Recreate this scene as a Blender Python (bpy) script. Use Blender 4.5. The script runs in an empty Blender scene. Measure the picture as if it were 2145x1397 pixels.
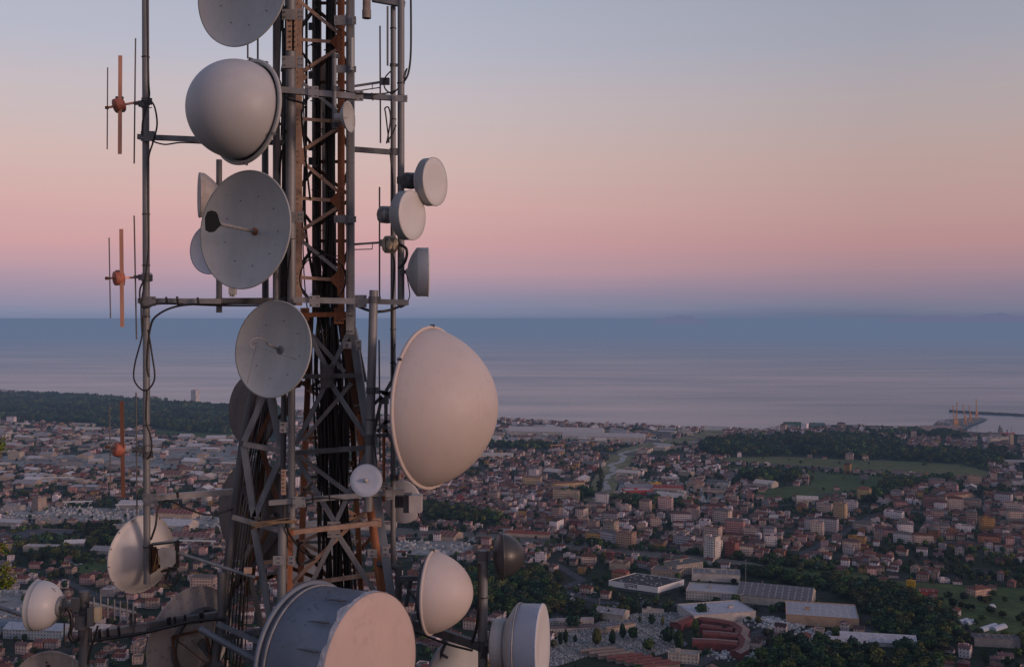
import bpy, math, random
import numpy as np
from mathutils import Vector, Matrix
random.seed(7); rng = np.random.default_rng(7)
SC = bpy.context.scene
COL = SC.collection
F = 2200.0; CX = 1072.5; EY = 665.0; H = 300.0      # focal length in photo pixels, principal point, height of the viewpoint (m)

def P(px, py, Y):
    return Vector(((px - CX) / F * Y, Y, H - (py - EY) / F * Y))
def G(px, py):
    Y = H * F / (py - EY)
    return ((px - CX) / F * Y, Y)
def px_of(x, y, z=0.0):
    return CX + x / y * F, EY + (H - z) / y * F
def s2l(c):
    return tuple(((v / 255.0) / 12.92 if v / 255.0 <= 0.04045 else ((v / 255.0 + 0.055) / 1.055) ** 2.4) for v in c)

# ------------------------------------------------------------------ tagging
WOFF = {}
def tag(o, label=None, cat=None, group=None, kind=None):
    if label: o['label'] = label
    if cat: o['category'] = cat
    if group: o['group'] = group
    if kind: o['kind'] = kind
    return o
def thing(name, label, cat, loc=(0, 0, 0), group=None):
    o = bpy.data.objects.new(name, None); COL.objects.link(o)
    o.location = loc; o.empty_display_size = 0.2
    WOFF[o.name] = Vector(loc)
    return tag(o, label, cat, group)

class MB:
    """collects polygons for ONE mesh object"""
    def __init__(s): s.v = []; s.f = []; s.sm = []
    def add(s, vs, fs, smooth=False):
        n = len(s.v); s.v.extend([tuple(v) for v in vs])
        for f in fs: s.f.append([i + n for i in f]); s.sm.append(smooth)
        return s
    def box(s, c, e, R=None):
        c = Vector(c); R = R or Matrix.Identity(3)
        vs = [c + R @ Vector((x * e[0], y * e[1], z * e[2])) for x in (-.5, .5) for y in (-.5, .5) for z in (-.5, .5)]
        return s.add(vs, [(0, 1, 3, 2), (4, 6, 7, 5), (0, 4, 5, 1), (2, 3, 7, 6), (0, 2, 6, 4), (1, 5, 7, 3)])
    def frame(s, a, b, up=None):
        a = Vector(a); b = Vector(b); d = (b - a).normalized()
        up = Vector(up) if up else (Vector((0, -1, 0)) if abs(d.y) < .9 else Vector((0, 0, 1)))
        u = d.cross(up).normalized(); w = u.cross(d).normalized()
        return a, b, d, u, w
    def bar(s, a, b, w, t, up=None):
        """rectangular bar: width w across the view, thickness t towards `up`"""
        a, b, d, u, v = s.frame(a, b, up)
        vs = [p + u * (i * w / 2) + v * (j * t / 2) for p in (a, b) for i, j in ((-1, -1), (1, -1), (1, 1), (-1, 1))]
        return s.add(vs, [(3, 2, 1, 0), (4, 5, 6, 7), (0, 1, 5, 4), (1, 2, 6, 5), (2, 3, 7, 6), (3, 0, 4, 7)])
    def angle(s, a, b, w, t=.008, up=None, flip=1):
        """steel angle section: an L of two flanges"""
        a, b, d, u, v = s.frame(a, b, up)
        k = [(0, 0), (w, 0), (w, t), (t, t), (t, w), (0, w)]
        vs = [p + u * (flip * (i - w / 2)) - v * j for p in (a, b) for i, j in k]
        fs = [(0, 1, 2, 3), (0, 3, 4, 5), (6, 9, 8, 7), (6, 11, 10, 9)] + [(i, i + 6, (i + 1) % 6 + 6, (i + 1) % 6) for i in range(6)]
        return s.add(vs, fs)
    def tube(s, pts, r, n=8, cap=True):
        pts = [Vector(p) for p in pts]; m = len(pts)
        rs = r if isinstance(r, (list, tuple)) else [r] * m
        vs = []; prev = None
        for i, p in enumerate(pts):
            d = (pts[min(i + 1, m - 1)] - pts[max(i - 1, 0)]).normalized()
            if prev is None:
                prev = d.orthogonal().normalized()
            u = (prev - d * prev.dot(d)).normalized(); prev = u; w = d.cross(u)
            vs += [p + (u * math.cos(2 * math.pi * k / n) + w * math.sin(2 * math.pi * k / n)) * rs[i] for k in range(n)]
        fs = [(i * n + k, i * n + (k + 1) % n, (i + 1) * n + (k + 1) % n, (i + 1) * n + k) for i in range(m - 1) for k in range(n)]
        s.add(vs, fs, True)
        if cap:
            s.add(vs[:n], [tuple(range(n - 1, -1, -1))]); s.add(vs[-n:], [tuple(range(n))])
        return s
    def lathe(s, prof, C, nrm, n=48, smooth=True, wob=None):
        C = Vector(C); nrm = Vector(nrm).normalized()
        u = nrm.cross(Vector((0, 0, 1))).normalized(); w = u.cross(nrm).normalized()
        vs = []
        for j, (r, a) in enumerate(prof):
            for k in range(n):
                t = 2 * math.pi * k / n
                rr, aa = (r, a) if wob is None else wob(j, k, r, a)
                vs.append(C + nrm * aa + (u * math.cos(t) + w * math.sin(t)) * rr)
        fs = [(j * n + k, j * n + (k + 1) % n, (j + 1) * n + (k + 1) % n, (j + 1) * n + k) for j in range(len(prof) - 1) for k in range(n)]
        return s.add(vs, fs, smooth)
    def build(s, name, m, parent=None, label=None):
        me = bpy.data.meshes.new(name)
        off = Vector((0, 0, 0))
        q = parent
        while q is not None:
            off += WOFF.get(q.name, Vector((0, 0, 0))); q = q.parent
        base = Vector((0, 0, 0))
        if parent is None and s.v:
            a = np.array(s.v); base = Vector(((a[:, 0].min() + a[:, 0].max()) / 2, (a[:, 1].min() + a[:, 1].max()) / 2, a[:, 2].min()))
        d = off + base
        me.from_pydata([(v[0] - d.x, v[1] - d.y, v[2] - d.z) for v in s.v], [], s.f)
        me.polygons.foreach_set('use_smooth', s.sm)
        for mm in (m if isinstance(m, (list, tuple)) else [m]): me.materials.append(mm)
        o = bpy.data.objects.new(name, me); COL.objects.link(o)
        o.location = base
        if parent is not None: o.parent = parent
        WOFF[o.name] = base.copy()
        if label: o['label'] = label
        return o

# ------------------------------------------------------------------ materials
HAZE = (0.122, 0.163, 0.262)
def haze_group():  # haze painted on surfaces: emission mixed in by distance from the viewpoint
    g = bpy.data.node_groups.new('painted_haze', 'ShaderNodeTree')
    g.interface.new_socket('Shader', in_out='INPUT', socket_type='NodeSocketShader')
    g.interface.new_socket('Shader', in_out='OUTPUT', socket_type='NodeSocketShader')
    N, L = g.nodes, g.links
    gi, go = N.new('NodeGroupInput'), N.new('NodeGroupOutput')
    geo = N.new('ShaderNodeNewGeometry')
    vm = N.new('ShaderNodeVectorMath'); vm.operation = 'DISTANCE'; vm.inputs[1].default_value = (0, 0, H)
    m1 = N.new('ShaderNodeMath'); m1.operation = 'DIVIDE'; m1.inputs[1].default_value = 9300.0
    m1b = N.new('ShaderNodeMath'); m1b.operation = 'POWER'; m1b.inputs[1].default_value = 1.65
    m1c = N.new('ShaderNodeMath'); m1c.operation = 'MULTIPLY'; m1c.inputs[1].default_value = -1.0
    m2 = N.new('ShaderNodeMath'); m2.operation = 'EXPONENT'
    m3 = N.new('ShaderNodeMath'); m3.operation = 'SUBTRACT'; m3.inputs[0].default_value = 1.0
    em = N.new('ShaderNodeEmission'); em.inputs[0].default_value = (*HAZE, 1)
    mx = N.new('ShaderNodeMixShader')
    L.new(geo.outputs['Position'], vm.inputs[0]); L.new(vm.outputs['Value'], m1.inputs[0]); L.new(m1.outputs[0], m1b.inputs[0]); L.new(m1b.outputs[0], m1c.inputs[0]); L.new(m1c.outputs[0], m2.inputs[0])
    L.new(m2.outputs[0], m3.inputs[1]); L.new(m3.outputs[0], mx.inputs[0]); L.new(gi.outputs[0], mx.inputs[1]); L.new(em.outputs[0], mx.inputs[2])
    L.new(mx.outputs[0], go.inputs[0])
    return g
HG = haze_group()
class NT:
    def __init__(s, name, rough=.8, metal=0., spec=.3):
        s.m = bpy.data.materials.new(name); s.m.use_nodes = True
        s.t = s.m.node_tree; s.N = s.t.nodes; s.L = s.t.links
        s.bsdf = s.N['Principled BSDF']; s.out = s.N['Material Output']
        s.bsdf.inputs['Roughness'].default_value = rough; s.bsdf.inputs['Metallic'].default_value = metal
        s.bsdf.inputs['Specular IOR Level'].default_value = spec
    def n(s, t, **k):
        x = s.N.new(t)
        for a, b in k.items(): setattr(x, a, b)
        return x
    def setin(s, sock, v):
        if isinstance(v, bpy.types.NodeSocket): s.L.new(v, sock)
        else: sock.default_value = v
    def noise(s, scale, detail=3., vec=None, rough=.55, mapping=None):
        x = s.n('ShaderNodeTexNoise'); x.inputs['Scale'].default_value = scale; x.inputs['Detail'].default_value = detail; x.inputs['Roughness'].default_value = rough
        if vec is None:
            vec = s.n('ShaderNodeNewGeometry').outputs['Position']
        if mapping:
            mp = s.n('ShaderNodeMapping'); mp.inputs['Scale'].default_value = mapping; s.L.new(vec, mp.inputs[0]); vec = mp.outputs[0]
        s.L.new(vec, x.inputs['Vector']); return x.outputs['Fac']
    def ramp(s, fac, stops):
        r = s.n('ShaderNodeValToRGB'); s.L.new(fac, r.inputs[0]); cr = r.color_ramp
        while len(cr.elements) < len(stops): cr.elements.new(.5)
        for e, (p, c) in zip(cr.elements, stops):
            e.position = p; e.color = (*c, 1) if len(c) == 3 else c
        return r.outputs[0]
    def math(s, op, a, b=None, c=None, clamp=False):
        x = s.n('ShaderNodeMath'); x.operation = op; x.use_clamp = clamp
        s.setin(x.inputs[0], a)
        if b is not None: s.setin(x.inputs[1], b)
        if c is not None: s.setin(x.inputs[2], c)
        return x.outputs[0]
    def mix(s, f, a, b, mode='MIX'):
        x = s.n('ShaderNodeMix'); x.data_type = 'RGBA'; x.blend_type = mode
        s.setin(x.inputs[0], f)
        for i, v in ((6, a), (7, b)):
            if isinstance(v, tuple) and len(v) == 3: v = (*v, 1)
            s.setin(x.inputs[i], v)
        return x.outputs[2]
    def bump(s, h, strength=.3, dist=.01):
        b = s.n('ShaderNodeBump'); b.inputs['Strength'].default_value = strength; b.inputs['Distance'].default_value = dist
        s.L.new(h, b.inputs['Height']); s.L.new(b.outputs[0], s.bsdf.inputs['Normal'])
    def color(s, c): s.setin(s.bsdf.inputs['Base Color'], (*c, 1) if isinstance(c, tuple) else c)
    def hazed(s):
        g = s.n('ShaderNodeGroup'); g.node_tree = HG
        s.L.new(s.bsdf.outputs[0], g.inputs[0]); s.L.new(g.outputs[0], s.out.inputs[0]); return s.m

def near_mat(name, c1, c2, scale=6., rough=.6, metal=0., bump=.0, streak=False, spot=None, c3=None):
    t = NT(name, rough, metal, .4)
    a = t.noise(scale, 6., mapping=(1, 1, .12) if streak else None)
    col = t.ramp(a, [(.3, c1), (.68, c2)])
    if c3 is not None:
        b = t.noise(scale * 3.1, 5., rough=.7)
        col = t.mix(t.math('MULTIPLY_ADD', b, 6., -3.3, clamp=True), col, c3)
    if spot:
        vz = t.noise(scale * 14, 2.)
        col = t.mix(t.math('MULTIPLY_ADD', vz, 14., -9.6, clamp=True), col, spot)
    t.color(col)
    fine = t.noise(scale * 9, 4.)
    t.setin(t.bsdf.inputs['Roughness'], t.math('MULTIPLY_ADD', fine, .35, rough - .17, clamp=True))
    if bump: t.bump(fine, bump, .004)
    return t.m

# ------------------------------------------------------------------ camera, world, sun
cam = bpy.data.objects.new('camera', bpy.data.cameras.new('camera')); COL.objects.link(cam)
cam.location = (0, 0, H); cam.rotation_euler = (math.radians(90), 0, 0)
cam.data.sensor_width = 36; cam.data.lens = 36 * F / 2145; cam.data.shift_y = -(698.5 - EY) / 2145
cam.data.clip_start = .5; cam.data.clip_end = 900000
SC.camera = cam
SC.view_settings.view_transform = 'Standard'; SC.view_settings.look = 'None'; SC.view_settings.exposure = 0

SUN = Vector((0.86, -0.50, 0.13)).normalized()
w = bpy.data.worlds.new('World'); SC.world = w; w.use_nodes = True
N, L = w.node_tree.nodes, w.node_tree.links
bg = N['Background']; bg.inputs[1].default_value = 1.0
class W(NT):
    def __init__(s): s.t = w.node_tree; s.N = N; s.L = L
T = W()
tc = T.n('ShaderNodeTexCoord'); sep = T.n('ShaderNodeSeparateXYZ'); L.new(tc.outputs['Generated'], sep.inputs[0])
X, Yv, Z = sep.outputs
cl = T.noise(2.6, 6., vec=tc.outputs['Generated'], mapping=(1, 1, 14.))
zz = T.math('MULTIPLY_ADD', cl, .022, T.math('SUBTRACT', Z, .011))
zf = T.math('MULTIPLY', zz, 3.1, clamp=True)           # 0..0.25 of elevation onto the ramp
def z_at(py): return (EY - py) / F * 3.1
front = [(0.0, (110, 121, 150)), (z_at(645), (128, 132, 158)), (z_at(612), (152, 138, 160)), (z_at(570), (179, 147, 160)), (z_at(515), (199, 154, 158)), (z_at(440), (205, 166, 163)),
         (z_at(345), (203, 176, 172)), (z_at(235), (194, 181, 184)), (z_at(130), (179, 179, 193)), (z_at(0), (168, 173, 190)), (1.0, (145, 154, 180))]
fr = T.ramp(zf, [(p, s2l(c)) for p, c in front])
up = T.ramp(T.math('MULTIPLY', Z, 1.0, clamp=True), [(0.0, s2l((152, 160, 184))), (.35, s2l((138, 148, 176))), (1.0, s2l((112, 128, 162)))])
front_all = T.mix(T.math('MULTIPLY_ADD', Z, 5.0, -1.6, clamp=True), fr, up)
# glow of the low sun behind the viewpoint
dt = T.n('ShaderNodeVectorMath'); dt.operation = 'DOT_PRODUCT'; L.new(tc.outputs['Generated'], dt.inputs[0]); dt.inputs[1].default_value = Vector((.80, -.58, .12)).normalized()
glow = T.math('POWER', T.math('MAXIMUM', T.math('MULTIPLY_ADD', dt.outputs['Value'], .5, .5), 0.0), 9.0)
warm = T.mix(T.math('MULTIPLY', Z, 2.2, clamp=True), (1.25, .56, .34), (.62, .52, .58))
allsky = T.mix(glow, front_all, warm)
# the photograph's sky is duller towards the far side
side = T.math('MULTIPLY_ADD', X, -.55, .98)
side = T.math('MINIMUM', T.math('MAXIMUM', side, .80), 1.05)
hs = T.n('ShaderNodeVectorMath'); hs.operation = 'SCALE'; L.new(allsky, hs.inputs[0])
isf = T.math('MULTIPLY_ADD', Yv, 4.0, -2.0, clamp=True)
sidef = T.math('MULTIPLY_ADD', isf, T.math('SUBTRACT', side, 1.0), 1.0)
L.new(sidef, hs.inputs['Scale'])
sky = T.n('ShaderNodeTexSky'); sky.sky_type = 'NISHITA'; sky.sun_disc = False
sky.sun_elevation = math.asin(SUN.z); sky.sun_rotation = math.atan2(SUN.x, SUN.y)
nz = T.n('ShaderNodeVectorMath'); nz.operation = 'SCALE'; L.new(sky.outputs[0], nz.inputs[0]); nz.inputs['Scale'].default_value = .004
ad = T.n('ShaderNodeVectorMath'); ad.operation = 'ADD'; L.new(hs.outputs[0], ad.inputs[0]); L.new(nz.outputs[0], ad.inputs[1])
L.new(ad.outputs[0], bg.inputs[0])
sl = bpy.data.lights.new('sun', 'SUN'); sl.energy = 1.4; sl.angle = math.radians(14); sl.color = (1.0, .68, .55)
so = bpy.data.objects.new('sun', sl); COL.objects.link(so); so.location = (30, -30, 340)
so.rotation_euler = SUN.to_track_quat('Z', 'Y').to_euler()
# ------------------------------------------------------------------ sea, land, hill
def sheet(name, pts, z, m, kind='structure'):
    me = bpy.data.meshes.new(name); me.from_pydata([(x, y, z) for x, y in pts], [], [tuple(range(len(pts)))])
    me.materials.append(m); o = bpy.data.objects.new(name, me); COL.objects.link(o)
    if kind: o['kind'] = kind
    if me.polygons[0].normal.z < 0: me.flip_normals()
    return o
def strip(name, pts, wd, z, m, kind='structure'):
    """ribbon along ground points; wd in metres"""
    vs = []; n = len(pts)
    for i, p in enumerate(pts):
        a = pts[max(i - 1, 0)]; b = pts[min(i + 1, n - 1)]
        dx, dy = b[0] - a[0], b[1] - a[1]; l = math.hypot(dx, dy) or 1
        q = wd[i] if isinstance(wd, (list, tuple)) else wd
        vs += [(p[0] - dy / l * q / 2, p[1] + dx / l * q / 2, z), (p[0] + dy / l * q / 2, p[1] - dx / l * q / 2, z)]
    me = bpy.data.meshes.new(name); me.from_pydata(vs, [], [(2 * i, 2 * i + 1, 2 * i + 3, 2 * i + 2) for i in range(n - 1)])
    me.materials.append(m); o = bpy.data.objects.new(name, me); COL.objects.link(o)
    if kind: o['kind'] = kind
    return o

t = NT('sea_water', .32, 0., .5)
streak = t.noise(.0011, 4., mapping=(.35, 1.0, 1)); st2 = t.noise(.0045, 5., mapping=(.22, 1.0, 1))
mixs = t.math('ADD', t.math('MULTIPLY', streak, .6), t.math('MULTIPLY', st2, .4))
gx = t.n('ShaderNodeNewGeometry'); sp = t.n('ShaderNodeSeparateXYZ'); t.L.new(gx.outputs['Position'], sp.inputs[0])
far = t.math('DIVIDE', 5000., sp.outputs[1], clamp=True)          # calmer, paler water close to the shore
k = t.math('MULTIPLY', t.math('MULTIPLY_ADD', mixs, 2.7, -.9, clamp=True), far)
t.color(t.mix(k, (.032, .060, .105), (.165, .165, .205)))
t.setin(t.bsdf.inputs['Roughness'], t.math('MULTIPLY_ADD', k, -.20, .34))
wv = t.noise(.02, 6., mapping=(.5, 1.3, 1), rough=.7); t.bump(wv, .35, 5.0)
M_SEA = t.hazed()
def disc(R, n=96): return [(R * math.cos(a * 2 * math.pi / n), R * math.sin(a * 2 * math.pi / n)) for a in range(n)]
sheet('sea', disc(420000), -1.5, M_SEA)

def ground_mat(name, stops, scale, fine=.06, c3=None):
    t = NT(name, .95, 0, .1)
    a = t.noise(scale, 5., rough=.6); col = t.ramp(a, stops)
    if c3:
        b = t.noise(scale * 5.3, 4., rough=.65); col = t.mix(t.math('MULTIPLY_ADD', b, 7., -3.6, clamp=True), col, c3)
    f = t.noise(fine, 4., rough=.7)
    col = t.mix(1.0, col, t.ramp(f, [(.25, (.6, .6, .6)), (.75, (1.35, 1.35, 1.35))]), 'MULTIPLY')
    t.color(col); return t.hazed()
M_LAND = ground_mat('town_ground', [(.35, (.012, .020, .012)), (.48, (.022, .030, .017)), (.56, (.040, .038, .033)), (.7, (.055, .053, .052))], .012, .08, (.018, .028, .015))
M_FIELD = ground_mat('meadow', [(.3, (.070, .088, .036)), (.5, (.098, .108, .044)), (.7, (.135, .122, .055))], .004, .05)
M_FIELD2 = ground_mat('pasture', [(.3, (.042, .068, .026)), (.55, (.068, .090, .033)), (.75, (.10, .092, .042))], .006, .05)
M_YARD = ground_mat('pale_yard', [(.3, (.18, .165, .155)), (.6, (.28, .26, .245)), (.75, (.38, .36, .34))], .01, .05, (.07, .08, .06))
M_SAND = ground_mat('beach_sand', [(.3, (.34, .28, .25)), (.7, (.46, .38, .33))], .01, .05)
M_ROAD = ground_mat('asphalt', [(.3, (.050, .050, .055)), (.7, (.085, .083, .086))], .05, .4)
M_BANK = ground_mat('river_bank', [(.3, (.10, .11, .05)), (.7, (.24, .19, .11))], .02, .1)
M_GRAVEL = ground_mat('track_ballast', [(.3, (.085, .075, .07)), (.7, (.14, .125, .115))], .03, .2)
M_CEM = ground_mat('cemetery_paving', [(.3, (.11, .105, .10)), (.7, (.18, .17, .165))], .05, .3)
t = NT('river_water', .45, 0, .3); t.color((.17, .165, .16)); M_RIV = t.hazed()

coast = [(-260, 805), (-60, 812), (120, 823), (240, 833), (330, 841), (480, 850), (700, 862), (880, 870), (1050, 875), (1150, 880), (1250, 886), (1350, 889), (1450, 893), (1600, 897), (1640, 892), (1760, 889),
         (1860, 892), (1950, 893), (1985, 893), (2012, 903), (2145, 910), (2400, 915)]
cg = [G(*p) for p in coast]
land = [(-9000, cg[0][1] + 900)] + cg + [(9000, cg[-1][1] - 600), (9000, -4000), (-9000, -4000)]
sheet('ground', land, 0.0, M_LAND)
strip('beach', [(x, y - 45) for x, y in cg[:15]], 90, .35, M_SAND)

# hill below the tower and the viewpoint: stays under the line of sight
def hill_z(x, y):
    r = math.hypot(x * .55, max(y - 10, 0) if y > 10 else (y - 10) * .5)
    z = 286.0 - r * .37
    z += 3.0 * math.sin(x * .021 + 1) * math.sin(y * .017) * min(1, r / 60)
    return max(z, -6)
vs = []; fs = []; nx, ny = 61, 61
xs = np.linspace(-2000, 2000, nx) ; ys = np.linspace(-1500, 850, ny)
for y in ys:
    for x in xs: vs.append((x, y, hill_z(x, y)))
for j in range(ny - 1):
    for i in range(nx - 1): a = j * nx + i; fs.append((a, a + 1, a + nx + 1, a + nx))
me = bpy.data.meshes.new('hill'); me.from_pydata(vs, [], fs); me.materials.append(ground_mat('hill_scrub', [(.3, (.02, .03, .015)), (.7, (.05, .055, .03))], .05, .5))
o = bpy.data.objects.new('hill', me); COL.objects.link(o); o['kind'] = 'structure'

def Gp(l): return [G(*p) for p in l]
FIELDS = [('field', [(1530, 958), (1640, 956), (1760, 962), (1900, 966), (2010, 972), (2080, 990), (2060, 999), (1900, 996), (1700, 980), (1560, 972), (1500, 966)], M_FIELD),
          ('field', [(1560, 978), (1700, 985), (1840, 996), (1900, 1004), (1850, 1022), (1780, 1040), (1640, 1046), (1560, 1040), (1620, 1022), (1700, 1014), (1690, 990), (1560, 992), (1500, 990), (1510, 976)], M_FIELD2),
          ('field', [(1760, 1208), (1900, 1218), (2145, 1232), (2300, 1250), (2300, 1350), (2060, 1330), (1980, 1290), (1880, 1250)], M_FIELD2),
          ('field', [(1640, 1185), (1760, 1190), (1870, 1215), (1840, 1232), (1700, 1208), (1600, 1190)], M_FIELD2),
          ('field', [(150, 1185), (225, 1170), (232, 1198), (180, 1212)], M_FIELD2),
          ('field', [(1560, 1372), (1700, 1352), (1790, 1397), (1800, 1440), (1500, 1440)], M_FIELD2),
          ('field', [(320, 900), (480, 902), (520, 918), (420, 920), (330, 912)], M_FIELD2),
          ('yard', [(0, 955), (180, 952), (470, 930), (520, 938), (520, 970), (330, 985), (0, 975)], M_YARD),
          ('yard', [(0, 1062), (60, 1060), (300, 1066), (480, 1085), (500, 1112), (330, 1100), (120, 1098), (0, 1092)], M_YARD),
          ('yard', [(900, 895), (1400, 905), (1400, 930), (1250, 932), (960, 928)], M_YARD),
          ('yard', [(1300, 1000), (1520, 1012), (1560, 1048), (1480, 1052), (1290, 1050)], M_YARD),
          ('yard', [(820, 1135), (960, 1130), (1010, 1150), (930, 1165), (830, 1160)], M_YARD),
          ('yard', [(-20, 1235), (70, 1235), (75, 1330), (-20, 1325)], M_YARD),
          ('cemetery_ground', [(1150, 1345), (1215, 1315), (1300, 1290), (1360, 1281), (1455, 1285), (1470, 1300), (1420, 1322), (1440, 1350), (1380, 1372), (1230, 1375), (1150, 1400)], M_CEM)]
for i, (nm, pl, m) in enumerate(FIELDS): sheet(nm, Gp(pl), .03 + .01 * i, m)

RIVER = [(1500, 893), (1490, 908), (1440, 920), (1380, 930), (1330, 940), (1310, 950), (1300, 962), (1290, 975), (1278, 990), (1270, 1005), (1264, 1020), (1258, 1035), (1240, 1050)]
strip('river_bank', Gp(RIVER), [70, 66, 64, 60, 58, 56, 54, 52, 50, 48, 46, 44, 32], .22, M_BANK)
rr = []; random.seed(3)
for i, (x, y) in enumerate(Gp(RIVER)[4:]): rr.append((x + (-1) ** i * 9, y))
rr2 = []
for a, b in zip(rr, rr[1:]):
    for k in range(4): f = k / 4; rr2.append((a[0] + (b[0] - a[0]) * f + 5 * math.sin(k * 2.2 + a[1]), a[1] + (b[1] - a[1]) * f))
strip('river', rr2, 12, .30, M_RIV)
ROADS = [([(880, 938), (1150, 944), (1330, 952), (1480, 965), (1640, 975), (1860, 990), (2300, 1012)], 30),
         ([(1380, 885 + 16), (1500, 925), (1560, 915)], 12),
         ([(860, 1172), (1000, 1180), (1150, 1230), (1260, 1262), (1480, 1268), (1700, 1262)], 13),
         ([(1160, 1180), (1220, 1215), (1150, 1245), (1180, 1330)], 12),
         ([(1560, 1310), (1700, 1290), (1850, 1330), (2000, 1380)], 10),
         ([(1440, 1400), (1560, 1340), (1650, 1300)], 14),
         ([(880, 985), (1000, 978), (1130, 990), (1240, 1040)], 10), ([(1560, 1052), (1700, 1062), (1850, 1060), (2000, 1085), (2250, 1100)], 12), ([(1240, 1060), (1420, 1085), (1600, 1110), (1800, 1122), (2200, 1150)], 10), ([(1640, 1205 - 25), (1760, 1120), (1860, 1062)], 10), ([(1640, 1046), (1780, 1030)], 8), ([(0, 1180), (120, 1210), (230, 1260), (420, 1270)], 11), ([(0, 1025), (200, 1030), (500, 1010)], 12)]
for i, (pl, wd) in enumerate(ROADS): strip('road', Gp(pl), wd, .26 + .004 * i, M_ROAD)
RAIL = [(700, 1108), (870, 1117), (1090, 1131), (1290, 1152), (1400, 1164), (1560, 1180), (1700, 1212)]
strip('railway', Gp(RAIL), [60, 60, 55, 45, 35, 22, 16], .33, M_GRAVEL)
# faint land beyond the sea, built where it stands
def far_ridge(name, px0, px1, Y, hts, m, seed):
    r = random.Random(seed); n = 60; vs = []
    for i in range(n + 1):
        px = px0 + (px1 - px0) * i / n; f = i / n
        h = 0
        for (c, wd, hh) in hts: h = max(h, hh * math.exp(-((px - c) / wd) ** 2))
        h *= (1 + .10 * r.uniform(-1, 1)); X = (px - CX) / F * Y
        top = H + (h - 3) / F * Y
        vs += [(X, Y, -3), (X, Y + 900, max(top, 0)), (X, Y + 3000, -3)]
    fs = []
    for i in range(n):
        a = 3 * i; fs += [(a, a + 3, a + 4, a + 1), (a + 1, a + 4, a + 5, a + 2)]
    me = bpy.data.meshes.new(name); me.from_pydata(vs, [], fs); me.materials.append(m)
    o = bpy.data.objects.new(name, me); COL.objects.link(o); o['kind'] = 'structure'; return o
def veil_mat(name, c):  # haze painted onto distant land as a nearly flat glow
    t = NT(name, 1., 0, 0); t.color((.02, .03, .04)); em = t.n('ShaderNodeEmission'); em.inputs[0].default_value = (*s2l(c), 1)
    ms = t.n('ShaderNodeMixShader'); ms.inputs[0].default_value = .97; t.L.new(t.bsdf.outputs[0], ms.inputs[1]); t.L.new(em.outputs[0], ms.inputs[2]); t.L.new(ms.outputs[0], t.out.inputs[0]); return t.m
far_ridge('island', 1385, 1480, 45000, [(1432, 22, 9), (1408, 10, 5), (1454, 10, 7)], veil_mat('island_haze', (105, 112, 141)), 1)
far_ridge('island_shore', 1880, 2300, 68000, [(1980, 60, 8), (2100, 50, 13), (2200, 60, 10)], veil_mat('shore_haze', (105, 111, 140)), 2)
# ------------------------------------------------------------------ town
class Q:
    """quads with a colour and a flat uv in metres, one mesh"""
    def __init__(s): s.q = []; s.uv = []; s.c = []; s.mi = []
    def quad(s, a, b, c, d, col, uv=None, mi=0):
        s.q.append((a, b, c, d)); s.uv.append(uv or ((-1, -1),) * 4); s.c.append(col); s.mi.append(mi)
    def mesh(s, name, mats, origin=(0, 0, 0)):
        n = len(s.q); v = np.array(s.q, dtype=np.float32).reshape(-1, 3) - np.array(origin, dtype=np.float32)
        me = bpy.data.meshes.new(name); me.vertices.add(4 * n); me.vertices.foreach_set('co', v.ravel())
        me.loops.add(4 * n); me.loops.foreach_set('vertex_index', np.arange(4 * n, dtype=np.int32))
        me.polygons.add(n); me.polygons.foreach_set('loop_start', np.arange(0, 4 * n, 4, dtype=np.int32)); me.polygons.foreach_set('loop_total', np.full(n, 4, dtype=np.int32))
        me.polygons.foreach_set('material_index', np.array(s.mi, dtype=np.int32))
        uv = me.uv_layers.new(name='UVMap'); uv.data.foreach_set('uv', np.array(s.uv, dtype=np.float32).ravel())
        ca = me.color_attributes.new('Col', 'FLOAT_COLOR', 'CORNER')
        c = np.ones((n, 4, 4), dtype=np.float32); c[:, :, :3] = np.array(s.c, dtype=np.float32)[:, None, :]
        ca.data.foreach_set('color', c.ravel())
        for m in mats: me.materials.append(m)
        me.update(calc_edges=True); return me
    def obj(s, name, mats, origin=(0, 0, 0), parent=None):
        me = s.mesh(name, mats, origin); o = bpy.data.objects.new(name, me); COL.objects.link(o)
        if parent is None: o.location = origin
        else: o.parent = parent
        return o

t = NT('painted_facade', .85, 0, .2)
ca = t.n('ShaderNodeVertexColor', layer_name='Col').outputs[0]
uvn = t.n('ShaderNodeUVMap', uv_map='UVMap'); su = t.n('ShaderNodeSeparateXYZ'); t.L.new(uvn.outputs[0], su.inputs[0])
U, V = su.outputs[0], su.outputs[1]
fu = t.math('FRACT', t.math('DIVIDE', U, 3.1)); fv = t.math('FRACT', t.math('DIVIDE', V, 3.05))
def band(x, lo, hi): return t.math('MULTIPLY', t.math('GREATER_THAN', x, lo), t.math('LESS_THAN', x, hi))
win = t.math('MULTIPLY', band(fu, .34, .66), band(fv, .33, .76)); win = t.math('MULTIPLY', win, t.math('GREATER_THAN', U, 0))
cell = t.n('ShaderNodeCombineXYZ'); t.L.new(t.math('FLOOR', t.math('DIVIDE', U, 3.1)), cell.inputs[0]); t.L.new(t.math('FLOOR', t.math('DIVIDE', V, 3.05)), cell.inputs[1])
geo = t.n('ShaderNodeNewGeometry'); t.L.new(t.noise(.02, 1.), cell.inputs[2])
wn = t.n('ShaderNodeTexWhiteNoise'); t.L.new(cell.outputs[0], wn.inputs[0])
win = t.math('MULTIPLY', win, t.math('GREATER_THAN', wn.outputs['Value'], .12))
glass = t.mix(wn.outputs['Value'], (.012, .015, .02), (.05, .045, .04))
dirt = t.ramp(t.noise(.11, 5., rough=.7), [(.3, (.6, .6, .62)), (.7, (1.15, 1.1, 1.05))])
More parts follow.
